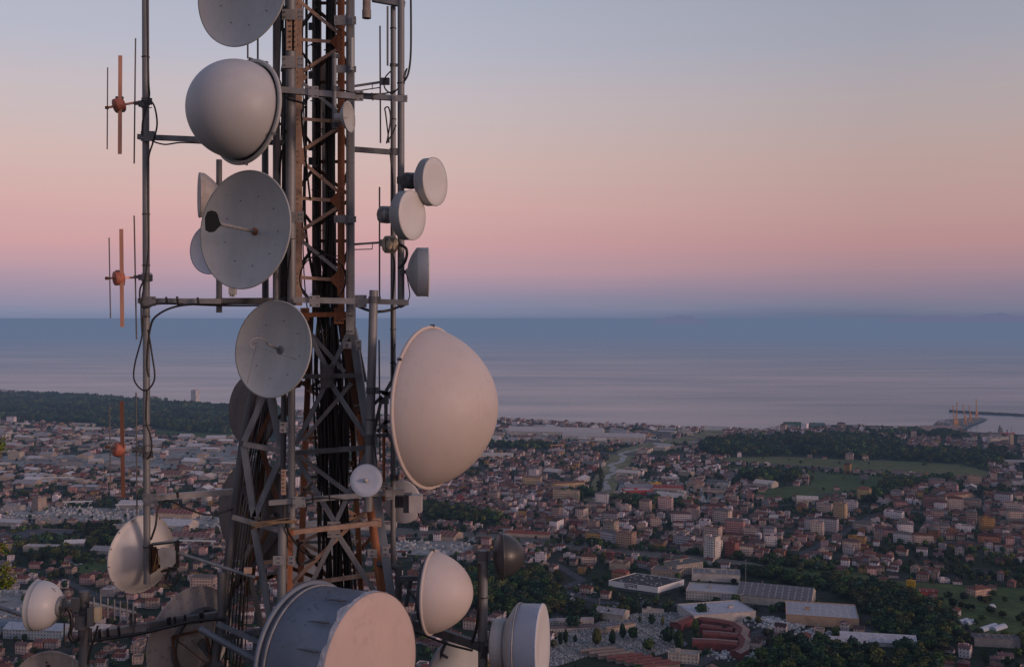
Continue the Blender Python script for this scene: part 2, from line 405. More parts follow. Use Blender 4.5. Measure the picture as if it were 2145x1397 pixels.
wall = t.mix(1.0, ca, dirt, 'MULTIPLY')
t.color(t.mix(win, wall, glass)); M_WALL = t.hazed()
t = NT('roof_covering', .9, 0, .15)
ca = t.n('ShaderNodeVertexColor', layer_name='Col').outputs[0]
uvr = t.n('ShaderNodeUVMap', uv_map='UVMap'); sr = t.n('ShaderNodeSeparateXYZ'); t.L.new(uvr.outputs[0], sr.inputs[0])
rib = t.math('MULTIPLY', t.math('LESS_THAN', t.math('FRACT', t.math('DIVIDE', sr.outputs[0], 6.5)), .16), t.math('GREATER_THAN', sr.outputs[0], 0))
sk = t.math('MULTIPLY', rib, t.math('LESS_THAN', t.math('FRACT', t.math('DIVIDE', sr.outputs[1], 9.0)), .7))
ca = t.mix(t.math('MULTIPLY', sk, .35), ca, (.62, .64, .68))
t.color(t.mix(1.0, ca, t.ramp(t.noise(.35, 5., rough=.75), [(.25, (.5, .48, .48)), (.75, (1.2, 1.1, 1.05))]), 'MULTIPLY')); M_ROOF = t.hazed()
t = NT('tree_foliage', .9, 0, .1)
ca = t.n('ShaderNodeVertexColor', layer_name='Col').outputs[0]
oi = t.n('ShaderNodeObjectInfo')
t.color(t.mix(1.0, ca, t.ramp(t.noise(.22, 4., rough=.7), [(.3, (.45, .5, .5)), (.7, (1.4, 1.35, 1.2))]), 'MULTIPLY')); M_TREE = t.hazed()
t = NT('bark', .95, 0, .1); t.color((.05, .04, .03)); M_BARK = t.hazed()
t = NT('white_stone', .8, 0, .2)
ca = t.n('ShaderNodeVertexColor', layer_name='Col').outputs[0]; t.color(ca); M_STONE = t.hazed()

def inpoly(x, y, pl):
    c = False; j = len(pl) - 1
    for i in range(len(pl)):
        if (pl[i][1] > y) != (pl[j][1] > y) and x < (pl[j][0] - pl[i][0]) * (y - pl[i][1]) / (pl[j][1] - pl[i][1]) + pl[i][0]: c = not c
        j = i
    return c
def near_line(x, y, pl, d):
    for a, b in zip(pl, pl[1:]):
        vx, vy = b[0] - a[0], b[1] - a[1]; l2 = vx * vx + vy * vy
        u = max(0, min(1, ((x - a[0]) * vx + (y - a[1]) * vy) / l2))
        if math.hypot(x - a[0] - u * vx, y - a[1] - u * vy) < d: return True
    return False

def house_geo(x, y, w, d, h, rot, wall, roof, kind, qw, qr, rise=None, over=.5, wi=0, ri=0, par=None, wins=True):
    c, s = math.cos(rot), math.sin(rot)
    def T3(u, v, z): return (x + u * c - v * s, y + u * s + v * c, z)
    co = [(-w / 2, -d / 2), (w / 2, -d / 2), (w / 2, d / 2), (-w / 2, d / 2)]
    for i in range(4):
        a, b = co[i], co[(i + 1) % 4]; ln = w if i % 2 == 0 else d
        nwin = max(1, round(ln / 3.1)); ul = nwin * 3.1
        qw.quad(T3(*a, 0), T3(*b, 0), T3(*b, h), T3(*a, h), wall, ((.001, .2), (ul, .2), (ul, h + .2), (.001, h + .2)) if wins else None, wi)
    if kind == 'flat':
        qr.quad(*[T3(u, v, h) for u, v in co], roof, None if wins or d < 9 else ((.001, .1), (w, .1), (w, d), (.001, d)), ri)
        p = .9 if par is None else par
        for i in range(4):           # parapet
            a, b = co[i], co[(i + 1) % 4]
            k = 1 - .5 / max(w, d)
            qr.quad(T3(a[0] * 1.004, a[1] * 1.004, h - .3), T3(b[0] * 1.004, b[1] * 1.004, h - .3), T3(b[0] * 1.004, b[1] * 1.004, h + p), T3(a[0] * 1.004, a[1] * 1.004, h + p), tuple(v * .9 for v in wall), None, ri)
            qr.quad(T3(b[0] * k, b[1] * k, h), T3(a[0] * k, a[1] * k, h), T3(a[0] * 1.004, a[1] * 1.004, h + p), T3(b[0] * 1.004, b[1] * 1.004, h + p), tuple(v * .9 for v in wall), None, ri)
        if w > 9 and par is None:    # stair head
            u0, v0 = random.uniform(-w * .25, w * .25), random.uniform(-d * .15, d * .15); e = 2.2; hh = 2.6
            cc = [(u0 - e, v0 - e * .8), (u0 + e, v0 - e * .8), (u0 + e, v0 + e * .8), (u0 - e, v0 + e * .8)]
            for i in range(4):
                a, b = cc[i], cc[(i + 1) % 4]
                qr.quad(T3(*a, h), T3(*b, h), T3(*b, h + hh), T3(*a, h + hh), wall, None, ri)
            qr.quad(*[T3(*q, h + hh) for q in cc], tuple(v * .7 for v in wall), None, ri)
        return
    W, D = w / 2 + over, d / 2 + over; hb = h - .12; rs = rise or min(W, D) * .38
    if D <= W: r1, r2 = (-W + (D if kind == 'hip' else 0), 0), (W - (D if kind == 'hip' else 0), 0)
    else: r1, r2 = (0, -D + (W if kind == 'hip' else 0)), (0, D - (W if kind == 'hip' else 0))
    c4 = [(-W, -D), (W, -D), (W, D), (-W, D)]; z = h + rs
    R1, R2 = T3(*r1, z), T3(*r2, z); K = [T3(*q, hb) for q in c4]
    mid = lambda a, b: tuple((a[i] + b[i]) / 2 for i in range(3))
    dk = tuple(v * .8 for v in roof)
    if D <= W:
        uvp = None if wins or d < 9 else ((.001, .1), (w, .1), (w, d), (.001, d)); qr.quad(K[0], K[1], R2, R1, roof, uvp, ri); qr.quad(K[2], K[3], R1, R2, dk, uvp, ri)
        e = roof if kind == 'hip' else wall
        qr.quad(K[3], mid(K[3], K[0]), K[0], R1, e, None, ri); qr.quad(K[1], mid(K[1], K[2]), K[2], R2, e, None, ri)
    else:
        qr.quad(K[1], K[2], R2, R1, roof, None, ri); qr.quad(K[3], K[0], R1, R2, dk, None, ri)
        e = roof if kind == 'hip' else wall
        qr.quad(K[0], mid(K[0], K[1]), K[1], R1, e, None, ri); qr.quad(K[2], mid(K[2], K[3]), K[3], R2, e, None, ri)
    for i in range(4):               # eaves edge
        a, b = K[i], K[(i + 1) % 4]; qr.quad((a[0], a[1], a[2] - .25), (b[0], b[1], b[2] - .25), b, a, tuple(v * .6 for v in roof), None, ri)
    # chimney
    u0, v0 = r1[0] * .4, D * .3; 
    for i in range(4):
        cc = [(u0 - .5, v0 - .4), (u0 + .5, v0 - .4), (u0 + .5, v0 + .4), (u0 - .5, v0 + .4)]; a, b = cc[i], cc[(i + 1) % 4]
        qr.quad(T3(*a, h), T3(*b, h), T3(*b, z + .7), T3(*a, z + .7), (.3, .22, .18), None, ri)

def balcony_geo(x, y, w, d, h, rot, q, col):
    c, s = math.cos(rot), math.sin(rot)
    def T3(u, v, z): return (x + u * c - v * s, y + u * s + v * c, z)
    nf = int(h / 3.05)
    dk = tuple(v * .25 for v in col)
    for f in range(1, nf):
        z = f * 3.05 - .15
        for (u0, u1, v0, v1) in ((-w * .36, w * .36, -d / 2 - 1.3, -d / 2 - .01), (w / 2 + .01, w / 2 + 1.2, -d * .3, d * .3)):
            for (a, b) in (((u0, v0), (u1, v0)), ((u1, v0), (u1, v1)), ((u0, v1), (u0, v0))):
                q.quad(T3(*a, z), T3(*b, z), T3(*b, z + 1.15), T3(*a, z + 1.15), col)
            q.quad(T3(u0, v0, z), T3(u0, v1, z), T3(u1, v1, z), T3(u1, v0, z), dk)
            q.quad(T3(u0, v0, z + .12), T3(u1, v0, z + .12), T3(u1, v1, z + .12), T3(u0, v1, z + .12), col)

WALLS = [('cream', (.47, .39, .32)), ('white', (.68, .65, .63)), ('ochre', (.42, .27, .10)), ('pale pink', (.47, .33, .30)), ('salmon', (.38, .22, .19)), ('grey', (.33, .32, .32)),
         ('terracotta', (.34, .17, .10)), ('sandy', (.38, .31, .245)), ('crimson', (.25, .085, .085))]
WW = [26, 30, 4, 12, 5, 8, 2, 14, 1.5]
ROOFS = [('brown red tiled', (.155, .062, .045)), ('dull orange tiled', (.20, .085, .055)), ('dark tiled', (.075, .052, .048)), ('weathered pink tiled', (.17, .105, .09))]
RW = [5, 3, 2, 3]

# ---- no-build zones and kinds of zone, found by where they lie on the plain
def zone(px, py):
    if px < 520 and inpoly(px, py, FIELDS[7][1]): return 'yard'
    for nm, pl, m in FIELDS:
        if nm in ('field', 'cemetery_ground') and inpoly(px, py, pl): return nm if py < 1180 or nm != 'field' else 'meadow'
    for nm, pl in ZONES:
        if inpoly(px, py, pl): return nm
    return 'mixed'
ZONES = [
 ('clear', [(1270, 1195), (1700, 1195), (1800, 1280), (1800, 1312), (1640, 1320), (1560, 1290), (1270, 1260)]),
 ('clear', [(1400, 1262), (1560, 1262), (1590, 1397), (1180, 1450), (1180, 1340), (1420, 1345)]),
 ('stone', [(0, 1062), (60, 1060), (300, 1066), (480, 1085), (500, 1112), (330, 1100), (120, 1098), (0, 1092)]),
 ('stone', [(820, 1135), (960, 1130), (1010, 1150), (930, 1165), (830, 1160)]),
 ('stone', [(-20, 1235), (70, 1235), (75, 1330), (-20, 1325)]),
 ('park', [(1170, 1225), (1290, 1262), (1440, 1262), (1440, 1285), (1340, 1280), (1200, 1300), (1150, 1270)]),
 ('forest', [(0, 828), (120, 826), (250, 836), (480, 853), (600, 862), (600, 915), (470, 910), (380, 905), (300, 893), (240, 896), (120, 884), (0, 884)]),
 ('forest', [(1480, 926), (1640, 912), (1800, 912), (1885, 922), (1895, 966), (1700, 958), (1500, 955), (1465, 945)]),
 ('forest', [(1800, 905), (1900, 907), (1960, 905), (2040, 915), (2020, 920), (1830, 911)]),
 ('forest', [(1890, 940), (1960, 946), (2100, 942), (2135, 960), (2110, 976), (1950, 970), (1890, 962)]),
 ('forest', [(1553, 990), (1600, 984), (1680, 988), (1682, 1010), (1620, 1016), (1555, 1008)]),
 ('forest', [(1540, 1168), (1640, 1180), (1760, 1193), (1700, 1200), (1560, 1186)]),
 ('forest', [(1560, 1188), (1700, 1212), (1860, 1228), (1960, 1275), (2020, 1310), (1985, 1345), (1960, 1430), (1850, 1430), (1880, 1370), (1840, 1320), (1800, 1262), (1690, 1232), (1550, 1200)]),
 ('forest', [(1620, 1350), (1720, 1340), (1840, 1380), (1850, 1430), (1600, 1430), (1560, 1385)]),
 ('forest', [(870, 1062), (930, 1058), (1010, 1075), (1080, 1092), (1000, 1100), (900, 1090)]),
 ('forest', [(1160, 1035), (1225, 1028), (1250, 1045), (1160, 1050)]),
 ('forest', [(1280, 1045), (1420, 1050), (1440, 1066), (1300, 1060)]),
 ('forest', [(990, 1185), (1130, 1200), (1190, 1260), (1150, 1300), (980, 1290), (960, 1230)]),
 ('forest', [(1150, 1125), (1260, 1138), (1260, 1146), (1140, 1136)]),
 ('forest', [(20, 1115), (250, 1100), (250, 1140), (40, 1150)]),
 ('forest', [(100, 1150), (170, 1155), (170, 1175), (60, 1178)]),
 ('forest', [(880, 925), (1150, 932), (1150, 942), (900, 940)]),
 ('forest', [(1860, 1003), (2010, 1000), (2000, 1010), (1900, 1024), (1850, 1050), (1800, 1055), (1820, 1040)]),
 ('industrial', [(0, 890), (300, 905), (520, 915), (520, 930), (470, 928), (180, 950), (0, 952)]),
 ('industrial', [(0, 975), (330, 985), (520, 970), (520, 1010), (0, 1020)]),
 ('industrial', [(890, 890), (1420, 902), (1420, 930), (890, 930)]),
 ('industrial', [(1290, 985), (1520, 1000), (1560, 1048), (1280, 1050)]),
 ('industrial', [(1400, 905), (1480, 900), (1500, 950), (1380, 948)]),
 ('industrial', [(0, 1095), (480, 1105), (500, 1130), (250, 1140), (0, 1105)]),
 ('apartments', [(1120, 1075), (1300, 1062), (1560, 1075), (1700, 1060), (1900, 1060), (2200, 1040), (2200, 1140), (2000, 1150), (1850, 1158), (1640, 1150), (1560, 1165), (1400, 1155), (1290, 1140), (1140, 1122)]),
 ('apartments', [(1830, 1000), (1960, 995), (2145, 1010), (2200, 1040), (1900, 1060), (1850, 1040)]),
 ('dense', [(880, 1000), (1150, 1000), (1250, 1040), (1120, 1090), (880, 1060)]),
 ('dense', [(1060, 882), (1600, 894), (1900, 905), (1900, 912), (1060, 895)]),
 ('dense', [(1900, 915), (2200, 920), (2200, 945), (1900, 940)]),
 ('dense', [(1560, 1040), (2200, 1010), (2200, 1200), (1700, 1200), (1560, 1160)]),
]
rivg, railg = Gp(RIVER), Gp(RAIL); roadg = [(Gp(pl), wd) for pl, wd in ROADS]
LANDPOLY = land
# landmarks with their own geometry (px, base py, width m, depth m, height m, rot deg, wall, roof, kind, label, category)
Cw = dict(WALLS)
def lin(c): return s2l(c)
MARKS = [
 (1492, 1168, 16, 15, 27, -38, (.62, .55, .50), (.2, .14, .12), 'flat', 'apartment_tower', 'tall white apartment tower with rows of balconies standing by the railway', 'apartment tower'),
 (1533, 1166, 14, 12, 18, -38, (.25, .10, .09), (.15, .10, .09), 'flat', 'apartment_tower', 'dark red apartment block beside the white tower', 'apartment block'),
 (1312, 1146, 22, 16, 20, -30, (.38, .26, .20), (.16, .11, .09), 'flat', 'apartment_tower', 'broad sandy pink apartment tower behind the railway trees', 'apartment tower'),
 (1280, 1128, 17, 14, 24, -35, (.34, .28, .23), (.17, .13, .11), 'flat', 'apartment_tower', 'grey beige apartment tower behind the broad pink one', 'apartment tower'),
 (1760, 1088, 17, 15, 24, -32, (.42, .31, .20), (.2, .14, .12), 'flat', 'apartment_tower', 'cream apartment tower rising over the roofs of the town centre', 'apartment tower'),
 (1186, 1048, 42, 12, 16, -12, (.42, .34, .26), (.22, .17, .15), 'flat', 'apartment_block', 'long cream six storey slab block near the river', 'apartment block'),
 (1114, 1015, 34, 11, 14, -14, (.45, .34, .22), (.2, .13, .10), 'gable', 'apartment_block', 'long yellowish block with a tiled roof, seaward of the slab block', 'apartment block'),
 (1190, 1022, 60, 11, 10, 20, (.46, .33, .20), (.16, .09, .07), 'gable', 'row_houses', 'row of yellow terraced houses with tiled roof near the river', 'terraced houses'),
 (1810, 1045, 20, 14, 18, -30, (.45, .33, .18), (.2, .09, .07), 'hip', 'apartment_block', 'yellow block with red hipped roof at the edge of the fields', 'apartment block'),
 (2002, 1050, 66, 14, 12, 28, (.38, .28, .22), (.17, .08, .065), 'hip', 'apartment_block', 'long salmon block with a tiled roof and narrow windows', 'apartment block'),
 (1105, 1124, 62, 11, 6, -14, (.46, .36, .30), (.24, .07, .055), 'hip', 'station_building', 'long low railway station building with a bright red roof', 'railway station'),
 (1300, 1212, 17, 13, 9, -28, (.42, .22, .13), (.20, .06, .055), 'hip', 'villa', 'orange villa with a red hipped roof beside the white store', 'villa'),
 (1398, 1206, 34, 20, 8, -24, (.38, .30, .24), (.16, .15, .15), 'flat', 'office_building', 'cream two storey office with long window bands behind the store', 'office building'),
 (1432, 1198, 38, 24, 12, 28, (.36, .32, .29), (.13, .13, .13), 'flat', 'office_building', 'beige office building with ribbon windows, highest one behind the store', 'office building'),
 (1500, 1212, 54, 26, 8, -12, (.48, .45, .43), (.20, .19, .19), 'flat', 'warehouse', 'long pale grey hall beside the tree belt', 'warehouse'),
 (1498, 1250, 58, 36, 9, -16, (.40, .39, .39), (.40, .40, .42), 'flat', 'office_building', 'white roofed two storey works building with window bands', 'works building'),
 (1500, 1290, 66, 42, 8, 14, (.46, .43, .42), (.42, .44, .50), 'flat', 'warehouse', 'white low hall with bluish roof lights near the cemetery', 'warehouse'),
 (1626, 1258, 76, 44, 9, -22, (.40, .38, .35), (.15, .15, .17), 'gable', 'warehouse', 'long grey roofed shed with green doors beside the tree belt', 'warehouse'),
 (1720, 1296, 68, 52, 9, -14, (.40, .29, .21), (.36, .37, .40), 'flat', 'warehouse', 'tan walled warehouse with a broad white roof', 'warehouse'),
 (1838, 1345, 66, 24, 4, -12, (.42, .41, .42), (.45, .46, .50), 'gable', 'warehouse', 'long low shed with a white roof among the trees', 'shed'),
 (1775, 1352, 34, 16, 5, -14, (.42, .41, .42), (.42, .42, .45), 'gable', 'warehouse', 'short white roofed shed beside the long one', 'shed'),
 (1908, 1228, 9, 8, 6.5, -25, (.60, .37, .03), (.35, .20, .03), 'hip', 'small_house', 'bright yellow house standing alone in the meadow', 'house'),
 (1944, 1245, 18, 10, 4.5, -12, (.38, .085, .07), (.20, .06, .05), 'gable', 'barn', 'low red barn in the meadow beside the yellow house', 'barn'),
 (1850, 1222, 13, 9, 6, -20, (.50, .45, .42), (.13, .065, .055), 'hip', 'small_house', 'white house with a brown roof at the meadow edge', 'house'),
 (2050, 1245, 22, 13, 8, 22, (.46, .32, .26), (.15, .07, .055), 'hip', 'villa', 'broad villa with a spreading tiled roof on the meadow', 'villa'),
 *[(1252 + 19 * k, 1366 + 4.6 * k, 33, 5.2, 3.2, 17, (.34, .27, .23), ((.26, .20, .17) if k < 3 else (.20, .085, .075)), 'gable', 'cemetery_building', ['lowest pale', 'pale', 'pale dusty'][k] + ' ridged burial row at the cemetery edge' if k < 3 else ['first', 'second', 'third', 'fourth', 'fifth'][k - 3] + ' dark red ridged burial row after the pale ones', 'burial row') for k in range(8)],
 (1290, 1322, 46, 4, 4, 34, (.40, .33, .28), (.25, .2, .17), 'flat', 'cemetery_building', 'long cream wall building along the upper cemetery edge', 'cemetery building'),
 (1368, 1285, 22, 5, 4, -8, (.50, .46, .43), (.4, .36, .33), 'flat', 'cemetery_building', 'low white gate building between cemetery and car park', 'cemetery building'),
 (1190, 1305, 50, 7, 4, 8, (.42, .40, .40), (.30, .29, .31), 'gable', 'cemetery_building', 'long grey roofed building with white gable ends before the cemetery', 'cemetery building'),
 (1200, 1320, 50, 7, 4, 8, (.42, .40, .40), (.13, .11, .12), 'gable', 'cemetery_building', 'dark roofed twin of the grey roofed cemetery building', 'cemetery building'),
 (1660, 891, 46, 24, 8, -4, (.04, .11, .09), (.04, .10, .085), 'flat', 'harbour_shed', 'green clad shipyard shed on the far coast', 'harbour shed'),
 (1712, 892, 40, 24, 7, -4, (.10, .16, .17), (.06, .12, .12), 'flat', 'harbour_shed', 'grey green shipyard shed on the far coast', 'harbour shed'),
 (2118, 934, 8, 8, 28, 0, (.42, .33, .24), (.3, .2, .14), 'hip', 'bell_tower', 'slim cream bell tower among the harbour town roofs', 'bell tower'),
 (30, 1068, 30, 14, 7, -10, (.36, .34, .33), (.30, .30, .33), 'flat', 'warehouse', 'low pale shed in the marble yard beside the silo', 'warehouse'),
 (1374, 1022, 18, 10, 9, 5, (.5, .33, .05), (.4, .28, .06), 'flat', 'warehouse', 'small yellow block by the motorway', 'warehouse'),
 (1432, 1385, 26, 12, 8, -15, (.46, .42, .38), (.30, .28, .26), 'flat', 'small_house', 'white block shaped house with roof terrace beside the red complex', 'house'),
 (1015, 898 + 28, 60, 40, 9, -8, (.50, .48, .44), (.45, .43, .40), 'flat', 'warehouse', 'white factory hall seaward of the motorway', 'warehouse'),
 (1165, 912, 240, 50, 12, -10, (.42, .39, .36), (.46, .44, .43), 'gable', 'factory_hall', 'very long white roofed factory hall near the coast', 'factory'),
 (1265, 922, 200, 40, 11, -12, (.42, .39, .36), (.42, .40, .40), 'gable', 'factory_hall', 'long grey white factory hall beside the longest one', 'factory'),
 (1030, 958, 90, 40, 7, -5, (.50, .46, .40), (.52, .47, .42), 'flat', 'factory_hall', 'cream roofed shed beside the big white radome', 'warehouse'),
 (1370, 1028, 95, 40, 8, -6, (.36, .30, .30), (.26, .26, .28), 'flat', 'factory_hall', 'grey works hall beside the river', 'factory'),
 (1335, 1036, 48, 26, 9, 8, (.36, .06, .06), (.40, .38, .38), 'flat', 'factory_hall', 'red and white commercial hall by the river', 'commercial hall'),
 (1400, 1030, 52, 22, 10, -10, (.30, .06, .06), (.26, .09, .08), 'flat', 'factory_hall', 'dark red commercial hall beside the grey works', 'commercial hall'),
 (88, 1125, 110, 60, 5, -10, (.22, .20, .19), (.085, .085, .10), 'flat', 'factory_hall', 'flat dark roofed factory hall among trees', 'factory'),
 (370, 1083, 62, 22, 8, -12, (.42, .34, .27), (.20, .07, .065), 'gable', 'factory_hall', 'cream hall with a long dark red roof among the marble yards', 'warehouse'),
 (372, 1108, 48, 34, 8, -10, (.50, .46, .42), (.46, .47, .50), 'gable', 'factory_hall', 'white hall with pale gabled roof beside the shiny dish back', 'warehouse'),
 (400, 1128, 60, 20, 5, -6, (.42, .40, .38), (.18, .09, .085), 'gable', 'factory_hall', 'low hall with a brown red roof beside the white one', 'warehouse'),
 (80, 1332, 58, 20, 9, -6, (.30, .36, .42), (.34, .40, .48), 'gable', 'factory_hall', 'pale blue factory hall with a row of tall windows', 'factory'),
 (20, 1322, 30, 20, 8, -6, (.32, .36, .40), (.16, .22, .28), 'gable', 'factory_hall', 'blue grey factory hall with dark curved roof', 'factory'),
 (82, 1068, 15, 15, 20, -30, (.30, .24, .21), (.22, .18, .17), 'flat', 'grain_silo', 'square beige tower block beside the marble yards', 'silo'),
 (433, 1057, 12, 12, 18, -30, (.42, .38, .36), (.3, .28, .27), 'flat', 'apartment_tower', 'narrow pale apartment tower beside the dark dish', 'apartment tower'),
 (34, 962, 28, 16, 16, -12, (.42, .36, .30), (.3, .25, .2), 'flat', 'apartment_block', 'cream block by the pale sand yard', 'apartment block'),
 (409, 843, 24, 18, 44, -30, (.50, .46, .45), (.4, .38, .37), 'flat', 'apartment_tower', 'lone white high rise standing on the far coast', 'apartment tower'),
 (322, 838, 24, 16, 13, -20, (.34, .27, .25), (.3, .25, .22), 'flat', 'apartment_block', 'brownish block on the far coast beside the mast', 'apartment block'),
 (2083, 928, 26, 20, 12, 0, (.42, .38, .34), (.3, .25, .2), 'flat', 'harbour_shed', 'white harbour shed beside the quay', 'harbour shed'),
 (2106, 926, 30, 20, 12, 0, (.42, .38, .34), (.3, .25, .2), 'flat', 'harbour_shed', 'white harbour shed closest to the red ship', 'harbour shed'),
 (1965, 903, 90, 30, 9, -4, (.34, .28, .26), (.24, .18, .17), 'gable', 'harbour_shed', 'long brown harbour warehouse at the root of the pier', 'harbour shed'),
]
occupied = []
items = []    # dicts
def put(kind, x, y, w, d, h, rot, wall, roof, rk, **k):
    items.append(dict(kind=kind, x=x, y=y, w=w, d=d, h=h, rot=rot, wall=wall, roof=roof, rk=rk, **k)); occupied.append((x, y, max(w, d) * .6))
for (px, py, w_, d_, h_, ro, wc, rc, rk, nm, lb, ct) in MARKS:
    x, y = G(px, py); put('mark', x, y, w_, d_, h_, math.radians(ro), wc, rc, rk, name=nm, label=lb, cat=ct)

OCC = {}
def occ_add(x, y, r):
    OCC.setdefault((int(x // 60), int(y // 60)), []).append((x, y, r))
def occ_free(x, y, r):
    i, j = int(x // 60), int(y // 60)
    R = 3
    for a in range(i - R, i + R + 1):
        for b in range(j - R, j + R + 1):
            for (u, v, q) in OCC.get((a, b), ()):
                if (u - x) ** 2 + (v - y) ** 2 < (r + q) ** 2: return False
    return True
for it in items:      # a long building is a chain of discs
    n = max(1, int(it['w'] / max(it['d'], 8)))
    for k in range(n):
        u = (k + .5) / n * it['w'] - it['w'] / 2
        occ_add(it['x'] + u * math.cos(it['rot']), it['y'] + u * math.sin(it['rot']), it['d'] * .55 + 2)
trees = []   # x,y,radius,height,kind
def ok_ground(x, y):
    if near_line(x, y, rivg, 30) or near_line(x, y, railg, 18): return False
    for g, wd in roadg:
        if near_line(x, y, g, wd / 2 + 5): return False
    return True
DENS = {'forest': (0, 0, .03, 0), 'field': (0, 0, .004, .03), 'meadow': (0, 0, .012, .16), 'clear': (0, 0, 0, .30), 'stone': (0, 0, .02, .02), 'park': (0, 0, 0, .7), 'yard': (0, .05, .01, .05), 'industrial': (0, .20, .22, .50),
        'apartments': (.22, .01, .72, .42), 'dense': (.05, .02, .92, .22), 'mixed': (.010, .02, .52, .55), 'cemetery_ground': (0, 0, 0, .03)}
ang0 = math.radians(-24); ca_, sa_ = math.cos(ang0), math.sin(ang0)
step = 11.5; rg = random.Random(11)
Ymax = 5000
for j in range(int(-1500 / step), int(6500 / step)):
    for i in range(int(-7000 / step), int(7000 / step)):
        street = j % 6 == 0 or i % 7 == 0
        gx_, gy_ = (i + rg.uniform(-.22, .22)) * step, (j + rg.uniform(-.22, .22)) * step
        x, y = gx_ * ca_ - gy_ * sa_, gx_ * sa_ + gy_ * ca_
        if y < 800 or y > Ymax: continue
        px, py = px_of(x, y)
        if px < -70 or px > 2215: continue
        if y > 2300 and rg.random() < .30: continue
        if not inpoly(x, y + 60, LANDPOLY): continue
        z = zone(px, py)
        if z in ('forest',) and (street or rg.random() > .02): continue
        pa, pw, ph, pt = DENS[z]
        patch = math.sin(x * .011 + 1.7 * math.sin(y * .006)) * math.sin(y * .009 + 1.3 * math.sin(x * .007 + 2)) 
        if patch < -.45 and z in ('mixed', 'apartments', 'dense'): ph *= .25; pa *= .3; pt = .85
        if z == 'mixed' and px < 900 and py < 1210: pw = .05; ph *= .85
        if street: pa = pw = ph = 0; pt *= .55
        u = rg.random()
        if not ok_ground(x, y): continue
        rot = ang0 + rg.choice((0, 0, 0, math.pi / 2, .25, -.2)) + rg.uniform(-.06, .06) + (.35 if px < 900 else 0)
        wi = rg.choices(WALLS, WW)[0]; ri = rg.choices(ROOFS, RW)[0]
        jit = rg.uniform(.62, 1.25); wc = tuple(v * jit * q for v, q in zip(wi[1], (1.0, .94, 1.03))); rj = rg.uniform(.6, 1.0); rc = tuple(v * rj * q for v, q in zip(ri[1], (1, 1, 1.2)))
        if u < pa:
            nf = rg.choice((3, 3, 4, 4, 5, 6)); w_, d_ = rg.uniform(13, 28), rg.uniform(10, 14)
            if occ_free(x, y, 9):
                occ_add(x, y, 9.5); put('apt', x, y, w_, d_, nf * 3.05 + .4, rot, wc, tuple(v * .8 for v in rc) if rg.random() < .6 else (.13, .12, .12), rg.choice(('flat', 'hip', 'hip')), wn=wi[0], rn=ri[0], nf=nf)
        elif u < pa + pw:
            w_, d_ = rg.uniform(18, 52), rg.uniform(12, 30)
            if occ_free(x, y, w_ * .42):
                occ_add(x, y, w_ * .42); g = rg.choice(((.58, .57, .58), (.45, .44, .46), (.28, .27, .28), (.17, .08, .06), (.50, .45, .41), (.10, .10, .11)))
                put('shed', x, y, w_, d_, rg.uniform(5, 8), rot, rg.choice(((.42, .38, .34), (.30, .29, .28), (.36, .30, .25), (.20, .2, .22))), g, rg.choice(('flat', 'gable')), wn='pale', rn='grey')
        elif u < pa + pw + ph:
            nf = rg.choice((1, 1, 2, 2, 2, 3)); w_, d_ = rg.uniform(7, 13.5), rg.uniform(6.5, 9.5)
            if occ_free(x, y, 5.6):
                occ_add(x, y, 5.8); rk = rg.choice(('hip', 'hip', 'gable', 'gable', 'flat') if z != 'meadow' else ('hip', 'gable'))
                put('house', x, y, w_, d_, nf * 2.85 + .3, rot, wc, rc if rk != 'flat' else (.15, .13, .12), rk, wn=wi[0], rn=ri[0], nf=nf)
        if rg.random() < (pt if u > pa + pw + ph else pt * .8):
            n = 1 if z != 'park' else 2
            for _ in range(n):
                tx, ty = x + rg.uniform(-11, 11), y + rg.uniform(-11, 11); r = rg.uniform(1.9, 4.4)
                if occ_free(tx, ty, r * .55): trees.append((tx, ty, r, r * rg.uniform(1.5, 2.3), rg.choice((0, 0, 0, 0, 1, 2))))
# hedges and tree lines
for pl, gap in (([(1560, 1190), (1700, 1215), (1850, 1240)], 6), ([(1640, 1166), (1760, 1182), (1900, 1196), (2160, 1216)], 5), ([(1850, 1012), (1990, 1002)], 7), ([(1830, 1078), (1920, 1040), (2010, 1012)], 6), ([(1640, 986), (1860, 1000), (2145, 1014)], 8),
                ([(1700, 984), (1860, 992)], 8), ([(1150, 1136), (1300, 1150)], 6), ([(1240, 1145), (1400, 1158), (1560, 1173)], 6), ([(860, 1106), (1000, 1112)], 7), ([(0, 892), (300, 905), (480, 925)], 14), ([(0, 945), (300, 930), (480, 936)], 12),
                ([(0, 1100), (300, 1116)], 7), ([(0, 1170), (240, 1180)], 7), ([(60, 1205), (230, 1215)], 7), ([(1500, 988), (1540, 980), (1700, 992)], 9), ([(1760, 1040), (1850, 1022), (1900, 1006)], 8), ([(1870, 1265), (1960, 1262), (2100, 1290), (2145, 1300)], 9),
                ([(1920, 1240), (2040, 1262), (2145, 1262)], 10), ([(1290, 1262), (1400, 1270), (1560, 1262)], 8), ([(1240, 965), (1262, 1000), (1250, 1040)], 8), ([(900, 1190), (1180, 1215)], 7), ([(2000, 1330), (2145, 1345)], 6), ([(1180, 1290), (1330, 1275)], 7)):
    g_ = Gp(pl)
    for a, b in zip(g_, g_[1:]):
        n = max(1, int(math.dist(a, b) / gap))
        for k in range(n):
            f = (k + rg.random()) / n; x, y = a[0] + (b[0] - a[0]) * f + rg.uniform(-3, 3), a[1] + (b[1] - a[1]) * f + rg.uniform(-3, 3)
            if rg.random() < .85 and occ_free(x, y, 2): r = rg.uniform(2.6, 5.4); trees.append((x, y, r, r * rg.uniform(1.5, 2.1), 0))
